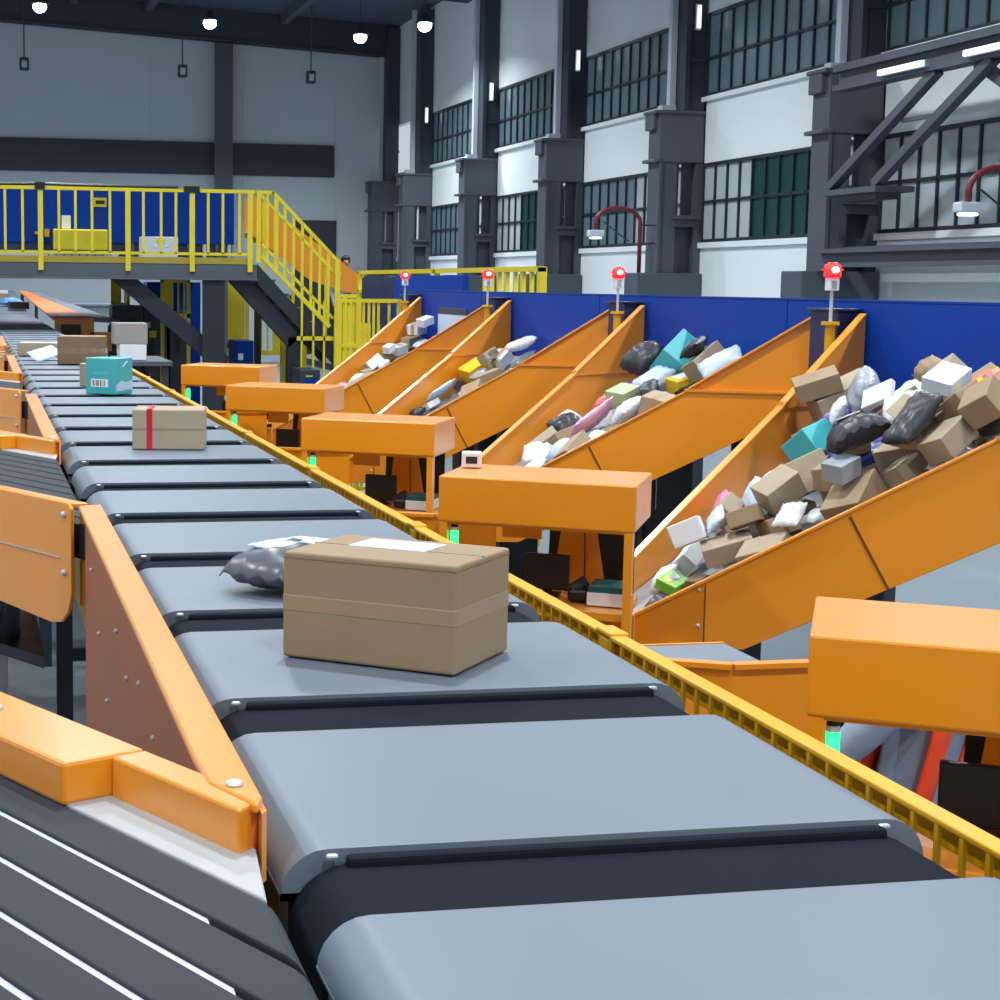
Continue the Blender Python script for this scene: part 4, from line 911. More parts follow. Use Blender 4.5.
par(1, 604, 424, G, (.22,.10,.05), 'CARDG', 'pale peach paper mailer', None, 25, 12, 7)
par(1, 588, 426, G, (.14,.10,.05), 'PBLUE', 'pale blue mailer', None, 25, 15, 7)
par(1, 556, 438, G, (.17,.12,.07), 'PBLUE', 'pale blue mailer', None, 10, 10, 7)
par(1, 573, 440, B, (.18,.13,.07), 'CARDG', 'pale tan box', None, 22, 15, 7)
par(1, 531, 438, G, (.22,.19,.14), 'WHITEP', 'white mailer', None, 70, 25, 6)
par(1, 519, 454, G, (.24,.17,.12), 'WHITEP', 'white mailer', None, 20, 15, 7)
par(1, 636, 414, B, (.16,.11,.06), 'CARDG', 'pale tan box', None, 25, 15, 7)
par(1, 590, 392, B, (.1,.08,.07), 'CARDG', 'pale tan box', None, 25, 15, 3)
# --- third chute
par(2, 538, 350, G, (.26,.15,.09), 'WHITEP', 'white mailer', None, 0, 0, 2)
par(2, 527, 356, G, (.22,.14,.07), 'GREYP', 'grey mailer', None, 20, 10, 2)
par(2, 502, 362, B, (.20,.13,.10), 'WHITEC', 'white box', 'tape', 35, 15, 3)
par(2, 493, 368, B, (.16,.10,.07), 'CARDG', 'pale tan box', 'barcode', 30, 15, 4)
par(2, 480, 374, G, (.17,.12,.07), 'GREYP', 'grey mailer', None, 15, 20, 4)
par(2, 466, 376, B, (.22,.15,.12), 'YELLP', 'yellow box', None, 20, 20, 4)
par(2, 453, 380, B, (.22,.09,.04), 'DSLATE', 'dark flat box', None, 80, 35, 4)
par(2, 470, 386, G, (.20,.12,.04), 'WHITEP', 'white mailer', None, 25, 10, 6)
par(2, 440, 392, G, (.28,.20,.05), 'PBLUE', 'pale blue mailer', None, 20, 25, 6)
par(2, 428, 404, B, (.14,.09,.05), 'WHITEC', 'white box', None, 30, 15, 7)
par(2, 415, 409, G, (.15,.12,.08), 'BLACKP', 'black mailer', None, 30, 10, 7)
# --- farthest chute
par(3, 447, 332, B, (.18,.13,.09), 'WHITEC', 'white box', None, 25, 20, 3)
par(3, 433, 335, B, (.22,.15,.12), 'WHITEC', 'white box', 'tape', 40, 20, 3)
par(3, 425, 340, G, (.20,.13,.06), 'PBLUE', 'pale blue mailer', None, 30, 15, 4)
par(3, 417, 332, B, (.18,.12,.10), 'CARDG', 'pale tan box', None, 30, 15, 3)
par(3, 408, 343, B, (.20,.14,.12), 'CARDG', 'pale tan box', 'tape', 30, 20, 4)
par(3, 397, 350, B, (.17,.13,.11), 'WHITEC', 'white box', 'badge', 20, 20, 5)
par(3, 391, 357, B, (.13,.10,.09), 'WHITEC', 'white box', None, 40, 20, 6)
par(3, 383, 357, B, (.13,.11,.10), 'CARDD', 'brown box', None, 10, 20, 5)
par(3, 382, 364, G, (.16,.12,.08), 'WHITEP', 'white mailer', None, 10, 20, 6)
par(3, 370, 368, B, (.22,.14,.12), 'WHITEC', 'white box', 'tape', 20, 20, 6)
par(3, 364, 374, B, (.12,.09,.08), 'CARDG', 'pale tan box', None, 20, 20, 7)
par(3, 357, 378, G, (.22,.14,.08), 'PBLUE', 'pale blue mailer', None, 30, 10, 7)
par(3, 345, 383, G, (.17,.13,.10), 'PALEPINK', 'pale pink mailer', None, 40, 20, 7)
# --- fill lying lower in the heaps
_r = random.Random(11)
for ch, x0, x1, n, big in ((0, 3.3, 3.82, 13, True), (1, 3.0, 3.75, 4, True), (0, 3.3, 3.8, 3, False), (0, 2.5, 3.1, 7, False), (2, 3.0, 3.5, 2, False), (3, 2.8, 3.7, 4, False)):
    for q in range(n):
        x = x0 + (x1-x0)*((q*.618) % 1) if big else _r.uniform(x0, x1)
        lo = YN0 + .573*(XW-x) + .12; hi = YF0 - .588*(XW-x) - .12
        if ch == 0: lo = max(lo, 5.30)
        y = lo + (hi-lo)*((q*.382+.13*q*q) % 1) if big else _r.uniform(lo, hi)
        k = _r.random()
        if big: PAR.append((ch, None, (x, y), B, (_r.uniform(.20,.27), _r.uniform(.17,.22), _r.uniform(.10,.13)), _r.choice(['CARD','CARDG']), 'broad tan box', None, _r.uniform(-30, 30), 0, -1))
        elif k < .6: PAR.append((ch, None, (x, y), B, (_r.uniform(.14,.22), _r.uniform(.12,.16), _r.uniform(.07,.12)), _r.choice(['CARD','CARDG']), 'small tan box', None, _r.uniform(-60, 60), 5, 0))
        elif k < .8: PAR.append((ch, None, (x, y), G, (_r.uniform(.18,.26), _r.uniform(.14,.2), _r.uniform(.06,.1)), _r.choice(['WHITEP','PBLUE']), 'white mailer', None, _r.uniform(-60, 60), 5, 0))
        else: PAR.append((ch, None, (x, y), B, (_r.uniform(.14,.2), _r.uniform(.1,.15), _r.uniform(.05,.1)), 'WHITEC', 'white box', None, _r.uniform(-60, 60), 5, 0))
POSES = [
[3.659, 6.333, 1.769, 0.891, -0.367, -0.255, 0.075],
[3.643, 6.123, 1.762, 0.949, -0.092, -0.232, -0.194],
[3.556, 5.946, 1.875, 0.878, -0.195, -0.369, 0.234],
[3.547, 6.17, 1.789, 0.955, -0.05, -0.292, 0.036],
[3.42, 6.285, 1.791, 0.7, -0.447, -0.413, 0.374],
[3.374, 6.099, 1.8, 0.789, 0.283, -0.395, -0.376],
[3.419, 5.999, 1.754, 0.937, -0.186, -0.29, 0.054],
[3.368, 5.869, 1.773, 0.872, 0.371, -0.231, -0.221],
[3.465, 5.882, 1.903, 0.699, -0.256, -0.305, 0.594],
[3.601, 5.775, 1.81, 0.931, 0.121, -0.326, -0.114],
[3.429, 5.722, 1.883, 0.939, 0.157, -0.171, 0.255],
[3.511, 5.475, 1.764, 0.931, -0.105, -0.295, -0.188],
[3.446, 5.599, 1.795, 0.922, -0.267, -0.224, 0.169],
[3.313, 5.691, 1.721, 0.933, 0.099, -0.167, 0.303],
[3.365, 5.533, 1.618, 0.931, 0.113, -0.202, 0.283],
[3.212, 5.56, 1.744, 0.92, 0.06, -0.316, 0.224],
[3.089, 5.727, 1.694, 0.966, -0.144, -0.175, -0.129],
[3.394, 5.422, 1.819, 0.874, -0.174, -0.325, 0.316],
[3.239, 6.348, 1.592, 0.915, -0.291, -0.186, 0.21],
[3.374, 6.392, 1.686, 0.943, 0.231, -0.194, 0.142],
[3.318, 6.292, 1.728, 0.76, -0.404, -0.339, 0.381],
[3.292, 6.05, 1.585, 0.947, 0.182, -0.203, -0.171],
[3.224, 6.005, 1.629, 0.98, 0.152, -0.123, -0.037],
[3.104, 6.15, 1.486, 0.963, -0.185, -0.193, 0.018],
[3.151, 5.962, 1.491, 0.917, 0.287, -0.258, -0.103],
[3.166, 6.549, 1.403, 0.793, -0.358, -0.405, 0.279],
[2.958, 6.502, 1.307, 0.685, -0.388, -0.444, 0.429],
[3.046, 6.36, 1.35, 0.85, -0.251, -0.353, 0.3],
[2.917, 6.133, 1.407, 0.622, -0.38, -0.453, 0.514],
[3.064, 5.851, 1.522, 0.914, -0.005, -0.082, 0.398],
[3.009, 5.669, 1.569, 0.966, 0.074, -0.146, 0.202],
[2.911, 5.95, 1.463, 0.945, 0.122, -0.295, 0.063],
[3.007, 5.766, 1.308, 0.937, -0.105, -0.313, 0.115],
[2.888, 5.802, 1.386, 0.897, 0.034, -0.27, 0.349],
[2.81, 6.174, 1.359, 0.868, -0.25, -0.344, 0.258],
[2.788, 5.961, 1.362, 0.931, -0.144, -0.158, -0.295],
[2.804, 6.086, 1.285, 0.932, 0.215, -0.196, 0.217],
[2.79, 6.417, 1.202, 0.715, -0.466, -0.437, 0.283],
[2.72, 6.268, 1.177, 0.891, -0.231, -0.364, 0.144],
[2.618, 6.086, 1.29, 0.942, -0.118, -0.194, -0.245],
[2.724, 6.07, 1.333, 0.768, -0.309, -0.355, 0.434],
[2.582, 6.125, 1.092, 0.924, 0.191, -0.036, 0.33],
[2.65, 6.049, 1.104, 0.954, 0.002, -0.128, 0.271],
[2.496, 6.036, 1.029, 0.925, 0.095, -0.171, 0.326],
[3.301, 5.478, 1.686, 0.938, -0.116, -0.287, 0.155],
[3.615, 5.629, 1.721, 0.967, -0.134, -0.168, 0.139],
[2.605, 6.266, 1.093, 0.901, -0.198, -0.339, 0.187],
[2.902, 5.92, 1.33, 0.978, -0.151, -0.135, 0.038],
[3.246, 5.645, 1.557, 0.945, -0.165, -0.246, 0.138],
[3.664, 9.189, 1.813, 0.943, 0.184, -0.222, 0.168],
[3.789, 9.216, 1.722, 0.959, 0.086, -0.271, 0.016],
[3.742, 8.908, 1.819, 0.883, -0.283, -0.335, 0.166],
[3.717, 8.712, 1.69, 0.985, 0.076, -0.12, 0.1],
[3.712, 8.621, 1.882, 0.865, -0.267, -0.233, 0.356],
[3.768, 8.594, 1.804, 0.936, -0.144, -0.31, 0.082],
[3.776, 8.224, 1.749, 0.979, 0.018, -0.18, 0.096],
[3.718, 8.31, 1.828, 0.925, 0.2, -0.294, -0.136],
[3.569, 8.807, 1.712, 0.939, 0.1, -0.161, 0.288],
[3.596, 8.385, 1.694, 0.942, -0.199, -0.178, 0.205],
[3.651, 8.196, 1.638, 0.918, 0.089, -0.061, 0.381],
[3.625, 9.288, 1.625, 0.948, 0.189, -0.091, 0.24],
[3.528, 8.93, 1.58, 0.924, 0.05, -0.077, 0.371],
[3.438, 9.124, 1.571, 0.935, -0.267, -0.235, 0.005],
[3.345, 8.676, 1.629, 0.946, 0.085, -0.112, 0.293],
[3.427, 8.538, 1.648, 0.83, -0.222, -0.336, 0.386],
[3.403, 8.331, 1.597, 0.912, 0.117, -0.019, 0.393],
[3.516, 8.235, 1.636, 0.918, -0.246, -0.204, 0.234],
[3.301, 8.871, 1.466, 0.97, -0.149, -0.185, 0.046],
[3.254, 8.669, 1.436, 0.971, 0.066, -0.109, 0.204],
[3.265, 8.403, 1.574, 0.901, -0.259, -0.284, 0.202],
[3.21, 9.177, 1.436, 0.951, 0.207, -0.117, 0.197],
[3.284, 9.353, 1.451, 0.889, 0.311, -0.127, 0.311],
[3.144, 8.591, 1.51, 0.891, -0.336, -0.303, 0.042],
[3.08, 8.781, 1.38, 0.944, -0.255, -0.185, 0.097],
[3.041, 9.016, 1.346, 0.931, 0.096, -0.345, -0.076],
[3.159, 8.239, 1.366, 0.92, -0.135, -0.31, 0.196],
[3.078, 8.362, 1.436, 0.93, 0.094, -0.27, 0.231],
[2.935, 8.453, 1.377, 0.936, 0.076, -0.33, 0.096],
[2.943, 8.304, 1.396, 0.911, -0.151, -0.344, 0.171],
[2.907, 8.714, 1.3, 0.799, 0.091, -0.127, 0.58],
[2.795, 8.518, 1.225, 0.923, -0.153, -0.32, 0.15],
[3.269, 8.114, 1.438, 0.901, -0.152, -0.354, 0.198],
[3.374, 9.033, 1.481, 0.959, 0.06, -0.137, 0.242],
[3.781, 11.787, 1.788, 0.984, 0.0, -0.178, 0.0],
[3.793, 11.775, 1.684, 0.941, -0.117, -0.277, 0.153],
[3.706, 12.034, 1.672, 0.911, 0.08, -0.257, 0.313],
[3.59, 11.953, 1.704, 0.927, -0.184, -0.241, 0.218],
[3.551, 11.993, 1.564, 0.951, 0.142, -0.224, 0.161],
[3.535, 12.117, 1.59, 0.949, 0.129, -0.204, 0.204],
[3.399, 12.032, 1.498, 0.698, -0.416, -0.289, 0.505],
[3.407, 11.771, 1.477, 0.942, 0.042, -0.242, 0.228],
[3.25, 11.945, 1.455, 0.925, -0.246, -0.264, 0.118],
[3.163, 11.887, 1.362, 0.931, -0.188, -0.225, 0.215],
[3.051, 11.861, 1.307, 0.933, -0.143, -0.237, 0.231],
[3.804, 14.54, 1.889, 0.954, 0.1, -0.123, 0.253],
[3.791, 14.759, 1.817, 0.926, 0.038, -0.046, 0.372],
[3.807, 14.71, 1.696, 0.937, 0.067, -0.199, 0.278],
[3.805, 14.936, 1.827, 0.952, 0.04, -0.106, 0.283],
[3.766, 14.899, 1.706, 0.95, 0.072, -0.07, 0.296],
[3.653, 14.833, 1.639, 0.964, 0.109, -0.11, 0.216],
[3.529, 14.714, 1.649, 0.914, 0.081, -0.155, 0.365],
[3.524, 14.748, 1.565, 0.969, -0.191, -0.155, 0.027],
[3.455, 14.591, 1.518, 0.927, -0.184, -0.321, 0.06],
[3.384, 14.662, 1.522, 0.915, -0.195, -0.324, 0.143],
[3.305, 14.58, 1.445, 0.965, 0.108, -0.106, 0.216],
[3.204, 14.523, 1.398, 0.916, 0.051, -0.297, 0.266],
[3.074, 14.494, 1.328, 0.917, 0.074, -0.136, 0.367],
[3.243, 5.544, 1.427, 0.96, 0.038, -0.227, -0.16],
[3.6, 6.102, 1.6, 0.956, 0.043, -0.226, -0.181],
[3.383, 5.806, 1.628, 0.945, -0.055, -0.223, 0.235],
[3.732, 5.782, 1.665, 0.947, 0.053, -0.224, -0.222],
[3.537, 6.331, 1.575, 0.972, -0.011, -0.229, 0.046],
[3.399, 5.726, 1.498, 0.973, 0.005, -0.23, -0.022],
[3.613, 6.809, 1.744, 0.969, 0.022, -0.229, -0.094],
[3.465, 5.431, 1.544, 0.953, 0.047, -0.225, -0.198],
[3.751, 5.969, 1.735, 0.962, 0.035, -0.227, -0.147],
[3.551, 6.8, 1.58, 0.973, -0.008, -0.23, 0.034],
[3.392, 6.535, 1.499, 0.945, -0.055, -0.223, 0.234],
[3.755, 6.861, 1.677, 0.973, 0.004, -0.23, -0.018],
[3.496, 5.904, 1.554, 0.972, 0.01, -0.23, -0.041],
[2.992, 8.342, 1.294, 0.94, -0.059, -0.222, 0.251],
[3.464, 8.737, 1.54, 0.945, 0.055, -0.223, -0.231],
[3.183, 8.478, 1.4, 0.972, 0.014, -0.229, -0.058],
[3.646, 8.423, 1.621, 0.971, 0.015, -0.229, -0.065],
[3.477, 6.792, 1.801, 0.962, 0.066, -0.187, -0.186],
[3.422, 6.246, 1.63, 0.906, -0.122, -0.166, 0.37],
[3.587, 5.975, 1.767, 0.922, 0.025, -0.295, -0.251],
[3.081, 6.181, 1.34, 0.989, -0.006, -0.144, -0.025],
[2.911, 6.194, 1.272, 0.959, 0.059, -0.152, -0.232],
[2.789, 5.786, 1.256, 0.904, 0.098, -0.216, -0.357],
[2.83, 5.986, 1.203, 0.966, 0.018, -0.256, -0.023],
[2.735, 5.979, 1.245, 0.966, 0.065, -0.178, -0.177],
[3.055, 5.655, 1.458, 0.896, -0.049, -0.325, 0.299],
[3.112, 5.955, 1.357, 0.918, -0.128, -0.138, 0.349],
[3.341, 11.491, 1.474, 0.823, -0.082, -0.279, 0.487],
[3.496, 11.654, 1.555, 0.984, -0.018, -0.179, 0.015],
[3.32, 13.724, 1.457, 0.926, 0.029, -0.28, -0.252],
[2.87, 13.814, 1.225, 0.976, 0.013, -0.218, 0.001],
[3.066, 13.864, 1.352, 0.879, -0.075, -0.278, 0.381],
[3.199, 14.044, 1.407, 0.951, -0.039, -0.218, 0.216]]
_cls = {}
for _i, p in enumerate(PAR): _cls.setdefault((p[0], p[6]), []).append((-POSES[_i][0], _i))
EXW = {None: '', 'tape': ' taped', 'label': '', 'redmark': '', 'yellowtape': '', 'hole': '', 'logo': '', 'badge': '', 'barcode': '', 'open': '', 'mark': '', 'paleprint': '', 'print': ''}
EXT = {'label': 'with a white label', 'redmark': 'with a red mark', 'yellowtape': 'with yellow tape', 'hole': 'with a small white spot', 'logo': 'with a round white logo', 'badge': 'with a blue badge', 'barcode': 'with a barcode', 'open': 'with open flaps', 'mark': 'with a yellow mark', 'paleprint': 'with white print', 'print': 'with small print', 'tape': 'with brown tape'}
CHN = ['nearest', 'second', 'third', 'farthest']
def parcel(i):
    ch, px, py, kind, dims, mn, words, ex, yaw, tilt, lay = PAR[i]
    m = MATS.get(mn) or globals()[mn]; dx, dy, dz = dims
    noun = 'plastic_mailer' if kind == T_BAG else 'parcel_box'
    if 'paper' in words: noun = 'paper_mailer'
    if kind == T_BOX: o = box_parcel(dx, dy, dz).build(noun, m, bevel=.004, origin=(0, 0, 0))
    else: o = bag_parcel(dx, dy, dz, i).build(noun, m, smooth=True, origin=(0, 0, 0))
    members = sorted(_cls[(ch, words)]); k = [q[1] for q in members].index(i)
    exs = EXT.get(ex, '')
    if len(members) == 1: lab = 'the only %s %s in the %s orange chute' % (words, exs, CHN[ch])
    else: lab = '%s %s in the %s chute, %s such from the blue wall' % (words, exs, CHN[ch], ORD[k])
    lab = ' '.join(lab.split())
    if len(lab.split()) > 16: lab = ' '.join(lab.replace(exs, '').split())
    tag(o, lab, 'box' if kind == T_BOX else 'mailer', 'parcels heaped in the %s orange chute' % CHN[ch])
    def patch(name, mt, x0, x1, y0, y1):
        a = MB()
        if kind == T_BOX: a.box(x0*dx, x1*dx, y0*dy, y1*dy, dz/2, dz/2+.0015)
        else:
            a = bag_parcel((x1-x0)*dx, (y1-y0)*dy, .004, i+500); a.xf(Matrix.Translation(((x0+x1)/2*dx, (y0+y1)/2*dy, dz*.5+.004)))
        a.build(name, mt, o)
    if kind == T_BOX and ex in ('tape', 'redmark', 'logo', 'hole', 'open'):
        a = MB(); a.box(-dx/2-.001, dx/2+.001, -.018, .018, -dz/2, dz/2+.001); a.build('packing_tape', TAPE, o)
    if ex == 'label': patch('shipping_label', PAPER, -.25, .15, -.2, .25)
    if ex == 'redmark': patch('red_print', mat('red_print_ink', (196, 110, 104), .6), .05, .38, -.2, .25); a = MB(); a.box(.02*dx, .36*dx, -dy/2-.001, -dy/2, -.2*dz, .25*dz); a.build('red_print', MATS['red_print_ink'], o)
    if ex == 'yellowtape': a = MB(); a.box(.18*dx, .34*dx, -dy/2-.0015, dy/2+.0015, -dz/2, dz/2+.0015); a.build('yellow_tape', YELLP, o)
    if ex == 'hole': patch('white_spot', WHITEC, .12, .3, -.15, .2)
    if ex == 'logo':
        a = MB(); a.tube([(.05*dx, 0, dz/2), (.05*dx, 0, dz/2+.0015)], .036, 18); a.build('round_logo', WHITEC, o)
        a = MB(); a.tube([(.05*dx, 0, dz/2+.0015), (.05*dx, 0, dz/2+.0025)], .024, 18); a.build('logo_core', mat('logo_tan', (168, 120, 108), .6), o)
    if ex == 'badge':
        a = MB(); a.tube([(.1*dx, 0, dz/2), (.1*dx, 0, dz/2+.0015)], .022, 18); a.build('round_badge', BLUEP, o)
        a = MB(); a.tube([(.1*dx, 0, dz/2+.0015), (.1*dx, 0, dz/2+.003)], .012, 16); a.build('badge_core', WHITEC, o)
        if mn == 'GREEN': a = MB(); a.tube([(-.25*dx, .1*dy, dz/2), (-.25*dx, .1*dy, dz/2+.0015)], .018, 16); a.build('yellow_spot', YELLP, o)
    if ex == 'barcode':
        a = MB()
        for q in range(5): a.box(-.2*dx+.018*q, -.2*dx+.018*q+.009, -dy/2-.001, -dy/2, -.3*dz, .3*dz)
        a.build('barcode', INK, o)
    if ex == 'open':
        a = MB(); a.prism([(-dx*.3, -dy/2, dz/2), (dx*.5, -dy/2, dz/2), (dx*.45, -dy*.8, dz/2+.03), (-dx*.28, -dy*.8, dz/2+.03)], (0, .002, .003)); a.build('flap', CARDG, o)
        a = MB(); a.prism([(-dx*.3, dy/2, dz/2), (dx*.5, dy/2, dz/2), (dx*.45, dy*.8, dz/2+.02), (-dx*.28, dy*.8, dz/2+.02)], (0, .002, .003)); a.build('flap', CARDG, o)
    if ex == 'mark': patch('yellow_mark', YELLP, -.1, .25, -.25, -.05)
    if ex == 'paleprint': patch('white_print', WHITEC, -.35, .35, -.25, .4)
    if ex == 'print': patch('small_print', INK, .1, .25, .1, .2)
    l = POSES[i]; o.location = l[:3]; o.rotation_mode = 'QUATERNION'; o.rotation_quaternion = l[3:]
for _i in range(len(PAR)): parcel(_i)
# ================================================================ people
def skin_body(name, joints, edges, mats, regions, parent, sub=2):
    """One continuous body: joints {name: (pos, radius)}, edges [(a, b)], root first; regions f(center)->material index."""
    names = list(joints); idx = {n: i for i, n in enumerate(names)}
    me = bpy.data.meshes.new(name)
    o0 = Vector(parent.location)
    me.from_pydata([Vector(joints[n][0]) - o0 for n in names], [(idx[a], idx[b]) for a, b in edges], [])
    o = bpy.data.objects.new(name, me); C.objects.link(o); o.parent = parent
    sk = o.modifiers.new('Skin', 'SKIN'); sk.use_smooth_shade = True; sk.branch_smoothing = .6
    for i, n in enumerate(names):
        sv = me.skin_vertices[0].data[i]; r = joints[n][1]
        sv.radius = r if isinstance(r, tuple) else (r, r); sv.use_root = (i == 0)
    ss = o.modifiers.new('Subsurf', 'SUBSURF'); ss.levels = sub; ss.render_levels = sub
    dg = bpy.context.evaluated_depsgraph_get(); ev = o.evaluated_get(dg)
    m2 = bpy.data.meshes.new_from_object(ev); o.modifiers.clear(); o.data = m2
    m2.materials.clear()
    for m_ in mats: m2.materials.append(m_)
    for p in m2.polygons: p.material_index = regions(p.center + o0); p.use_smooth = True
    return o
def hand(jo, ed, wrist, d, palmn, side, pre, curl=.5):
    d = Vector(d).normalized(); n = Vector(palmn).normalized(); s = d.cross(n).normalized()*side
    pc = Vector(wrist) + d*.05; jo[pre+'palm'] = (pc, (.03, .018)); ed.append((pre+'wrist', pre+'palm'))
    for i, (off, L) in enumerate(((-.027, .066), (-.009, .075), (.009, .072), (.026, .058))):
        b0 = pc + d*.03 + s*off; j1 = b0 + (d*math.cos(curl*.6) + n*math.sin(curl*.6))*L*.45; j2 = j1 + (d*math.cos(curl*1.6) + n*math.sin(curl*1.6))*L*.33; j3 = j2 + (d*math.cos(curl*2.4) + n*math.sin(curl*2.4))*L*.28
        ks = [pre+'f%d%d' % (i, q) for q in range(4)]
        for k_, p_, r_ in zip(ks, (b0, j1, j2, j3), (.0105, .0095, .009, .0075)): jo[k_] = (p_, r_)
        ed.append((pre+'palm', ks[0])); ed += [(ks[q], ks[q+1]) for q in range(3)]
    t0 = pc - s*.032 - d*.005; t1 = t0 + (-s*.6 + d*.7 + n*.3).normalized()*.035; t2 = t1 + (-s*.2 + d*.9 + n*.4).normalized()*.03
    for k_, p_, r_ in ((pre+'t0', t0, .012), (pre+'t1', t1, .0105), (pre+'t2', t2, .0085)): jo[k_] = (p_, r_)
    ed += [(pre+'palm', pre+'t0'), (pre+'t0', pre+'t1'), (pre+'t1', pre+'t2')]
def figure(base, yaw, H, lean, arms, label, gloves, bow=0.0, vest=True):
    x0, y0, z0 = base; s = H/1.70
    t = empty('person', base, label, 'person')
    Rm = Matrix.Rotation(yaw, 4, 'Z')
    def W(p): return Vector(base) + Rm @ (Vector(p)*s)
    L = lean
    jo = {}; ed = []
    def J(n, p, r): jo[n] = (W(p), (r[0]*s, r[1]*s) if isinstance(r, tuple) else r*s)
    J('pelvis', (0, 0, .93), (.16, .115)); J('waist', (0, .25*L, 1.06), (.145, .12)); J('chest', (0, .62*L, 1.26), (.165, .13)); J('upper', (0, .85*L, 1.38), (.14, .09))
    bf = .9*bow
    J('neck', (0, 1.0*L+.3*bf, 1.46-.4*bow), .055); J('jaw', (0, 1.0*L+.02+bf, 1.53-bow), (.062, .07)); J('head', (0, 1.0*L+.01+bf, 1.60-bow), (.074, .09)); J('crown', (0, 1.0*L+bf, 1.66-bow), (.06, .07))
    ed += [('pelvis','waist'), ('waist','chest'), ('chest','upper'), ('upper','neck'), ('neck','jaw'), ('jaw','head'), ('head','crown')]
    J('nose', (0, 1.0*L+.115+bf, 1.575-bow), .012); ed.append(('head','nose'))
    for sd, pre in ((-1, 'l'), (1, 'r')):
        J(pre+'hip', (.09*sd, 0, .88), .09); J(pre+'knee', (.10*sd, .02, .48), .062); J(pre+'ankle', (.10*sd, -.02, .09), .042); J(pre+'heel', (.10*sd, -.03, .04), .036); J(pre+'toe', (.11*sd, .15, .03), .03)
        ed += [('pelvis', pre+'hip'), (pre+'hip', pre+'knee'), (pre+'knee', pre+'ankle'), (pre+'ankle', pre+'heel'), (pre+'heel', pre+'toe')]
        J(pre+'shoulder', (.185*sd, .85*L, 1.37), .062); ed.append(('upper', pre+'shoulder'))
        e, w, dd, pn = arms[pre]
        J(pre+'elbow', e, .05); J(pre+'wrist', w, .03); ed += [(pre+'shoulder', pre+'elbow'), (pre+'elbow', pre+'wrist')]
        hand(jo, ed, W(w), Rm @ Vector(dd), Rm @ Vector(pn), sd, pre)
    pel = W((0, 0, .93)); nk = W((0, L, 1.475-.6*bow)); wl = W(arms['l'][1]); wr = W(arms['r'][1]); zn = nk.z
    def reg(c):
        if c.z < z0 + .08*s: return 4
        if (c - wl).length < .15*s or (c - wr).length < .15*s: return 3 if (c-wl).length < .15*s and (c-wl).dot(Rm @ Vector(arms['l'][2])) > -.01 or (c-wr).length < .15*s and (c-wr).dot(Rm @ Vector(arms['r'][2])) > -.01 else 0
        if c.z < pel.z + .02*s: return 1
        if c.z > zn: return 2
        return 0
    body = skin_body('body', jo, ed, [SHIRT, TROUS, SKIN, GLOVE if gloves else SKIN, BLACK], reg, t)
    hc = W((0, L-.005+bf, 1.63-bow))
    a = MB(); a.ball(hc, .083*s, .098*s, .085*s, 18, 12)
    fwd = Rm @ Vector((0, 1, 0))
    a.v = [v if not ((v-hc).dot(fwd) > .05*s and v.z < hc.z + .02*s) else hc + (v-hc)*.82 for v in a.v]
    a.build('hair', HAIR, t, smooth=True)
    a = MB()
    for sd in (-1, 1): a.ball(W((.03*sd, L+.093+bf, 1.60-bow)), .011*s)
    a.build('eye', BLACK, t, smooth=True)
    a = MB(); a.ball(W((0, L+.085+bf, 1.535-bow)), .024*s, .01*s, .007*s); a.build('mouth', mat('lip_tone', (150, 92, 84), .5), t, smooth=True)
    for sd in (-1, 1): a = MB(); a.ball(W((.078*sd, L+bf, 1.585-bow)), .012*s, .018*s, .03*s); a.build('ear', SKIN, t, smooth=True)
    if vest:
        # open work vest: shoulder straps running down front and back, joined at the waist
        for sd in (-1, 1):
            a = MB(); path = [(.088*sd, -.085+.02*L, .90), (.085*sd, -.092+.25*L, 1.06), (.09*sd, -.098+.62*L, 1.26), (.085*sd, -.09+.85*L, 1.38), (.085*sd, -.05+.95*L, 1.435), (.085*sd, .03+.98*L, 1.435), (.085*sd, .082+.85*L, 1.38), (.09*sd, .098+.62*L, 1.26), (.085*sd, .092+.25*L, 1.06), (.088*sd, .09, .90)]
            pw = [W(p) for p in path]; rt = (Rm @ Vector((1, 0, 0)))*(.045*s)
            vs = []; nn_ = len(pw)
            ctr = [W((.085*sd, .25*L, 1.0))]*nn_
            for p in pw: vs += [p - rt, p + rt]
            for i, p in enumerate(pw):
                up = (p - W((.085*sd, .5*L, min(1.30, max(.95, path[i][2]-.05))))).normalized()*.012; vs += [p - rt + up, p + rt + up]
            f = []; M0 = 2*nn_
            for i in range(nn_-1):
                q = 2*i; f += [(q, q+1, q+3, q+2), (M0+q, M0+q+2, M0+q+3, M0+q+1), (q, q+2, M0+q+2, M0+q), (q+1, M0+q+1, M0+q+3, q+3)]
            f += [(0, M0, M0+1, 1), (M0-2, M0-1, 2*M0-1, 2*M0-2)]
            a.add(vs, f); a.build('vest_panel', VEST, t, smooth=True)
    return t
WORKER = figure((2.575, 4.42, FL), math.radians(206), 1.66, .12,
    {'l': ((-.26, .16, 1.13), (-.17, .40, 1.08), (.1, .98, -.1), (0, -.1, -1)), 'r': ((.31, -.06, 1.15), (.20, .17, 1.02), (-.35, .9, -.1), (0, -.2, -1))},
    'worker in grey-blue shirt and orange vest behind the nearest orange hood', True, bow=.13)
figure((6.10, 28.6, 1.0), math.radians(180), 1.66, .03,
    {'l': ((-.24, -.02, 1.12), (-.22, .12, .92), (0, .5, -.85), (1, 0, 0)), 'r': ((.24, -.02, 1.12), (.22, .12, .92), (0, .5, -.85), (-1, 0, 0))},
    'person with black hair half hidden by the orange trough near the stairs', False, vest=False)
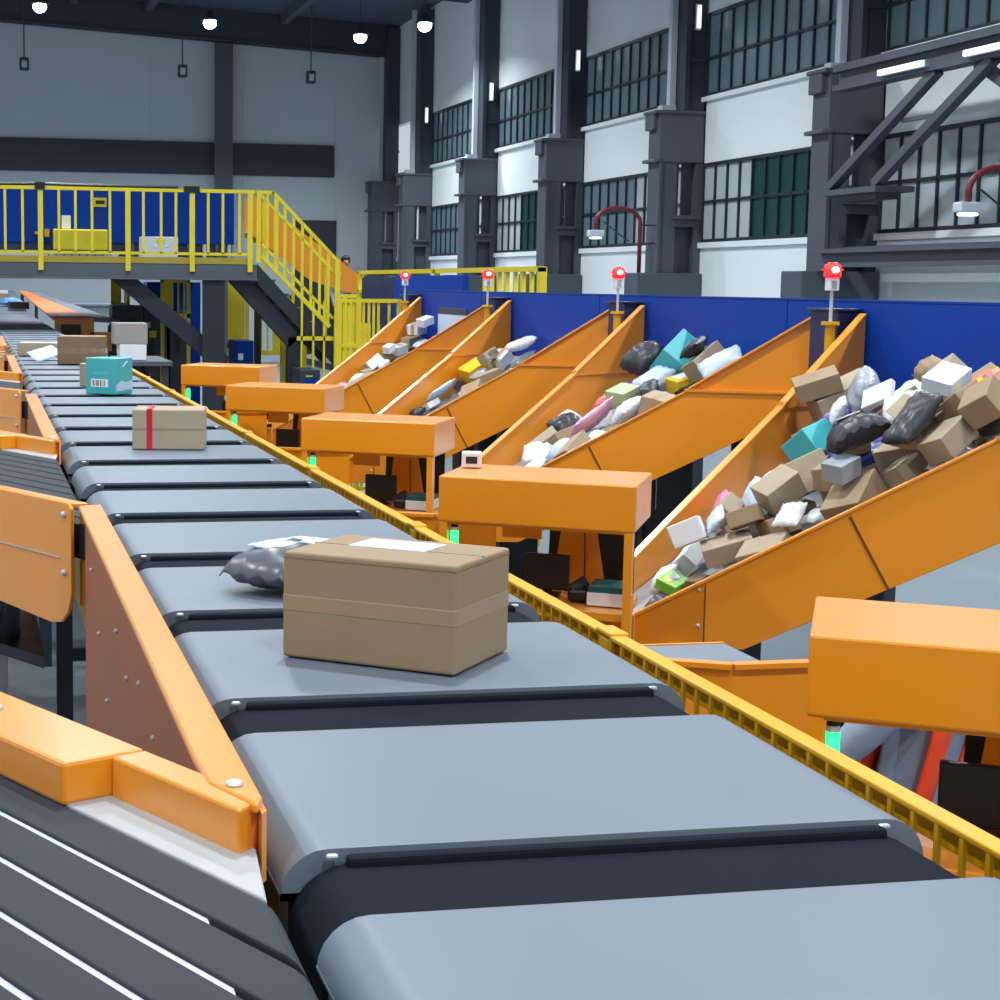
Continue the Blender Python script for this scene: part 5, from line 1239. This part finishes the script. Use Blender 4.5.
# ================================================================ camera, world, exposure
cd = bpy.data.cameras.new('camera'); cam = bpy.data.objects.new('camera', cd); C.objects.link(cam)
Rw = [[0.98082399, -0.01423836, 0.19437483], [-0.19464279, -0.1223469, 0.97321396], [0.00992418, -0.99238526, -0.12277217]]
M4 = Matrix(((Rw[0][0], -Rw[0][1], -Rw[0][2], 0), (Rw[1][0], -Rw[1][1], -Rw[1][2], 0), (Rw[2][0], -Rw[2][1], -Rw[2][2], 2.2), (0, 0, 0, 1)))
cam.matrix_world = M4
cd.sensor_width = 36; cd.lens = 63.0; cd.shift_x = 0.18; cd.clip_end = 200; cd.clip_start = .05
bpy.context.scene.camera = cam
w = bpy.data.worlds.new('World'); bpy.context.scene.world = w; w.use_nodes = True
bg = w.node_tree.nodes['Background']; bg.inputs['Color'].default_value = (.78, .88, 1.0, 1); bg.inputs['Strength'].default_value = .52
sc = bpy.context.scene
sc.view_settings.view_transform = 'Standard'; sc.view_settings.look = 'None'; sc.view_settings.gamma = 1; sc.view_settings.exposure = 0.40; sc.view_settings.use_curve_mapping = False
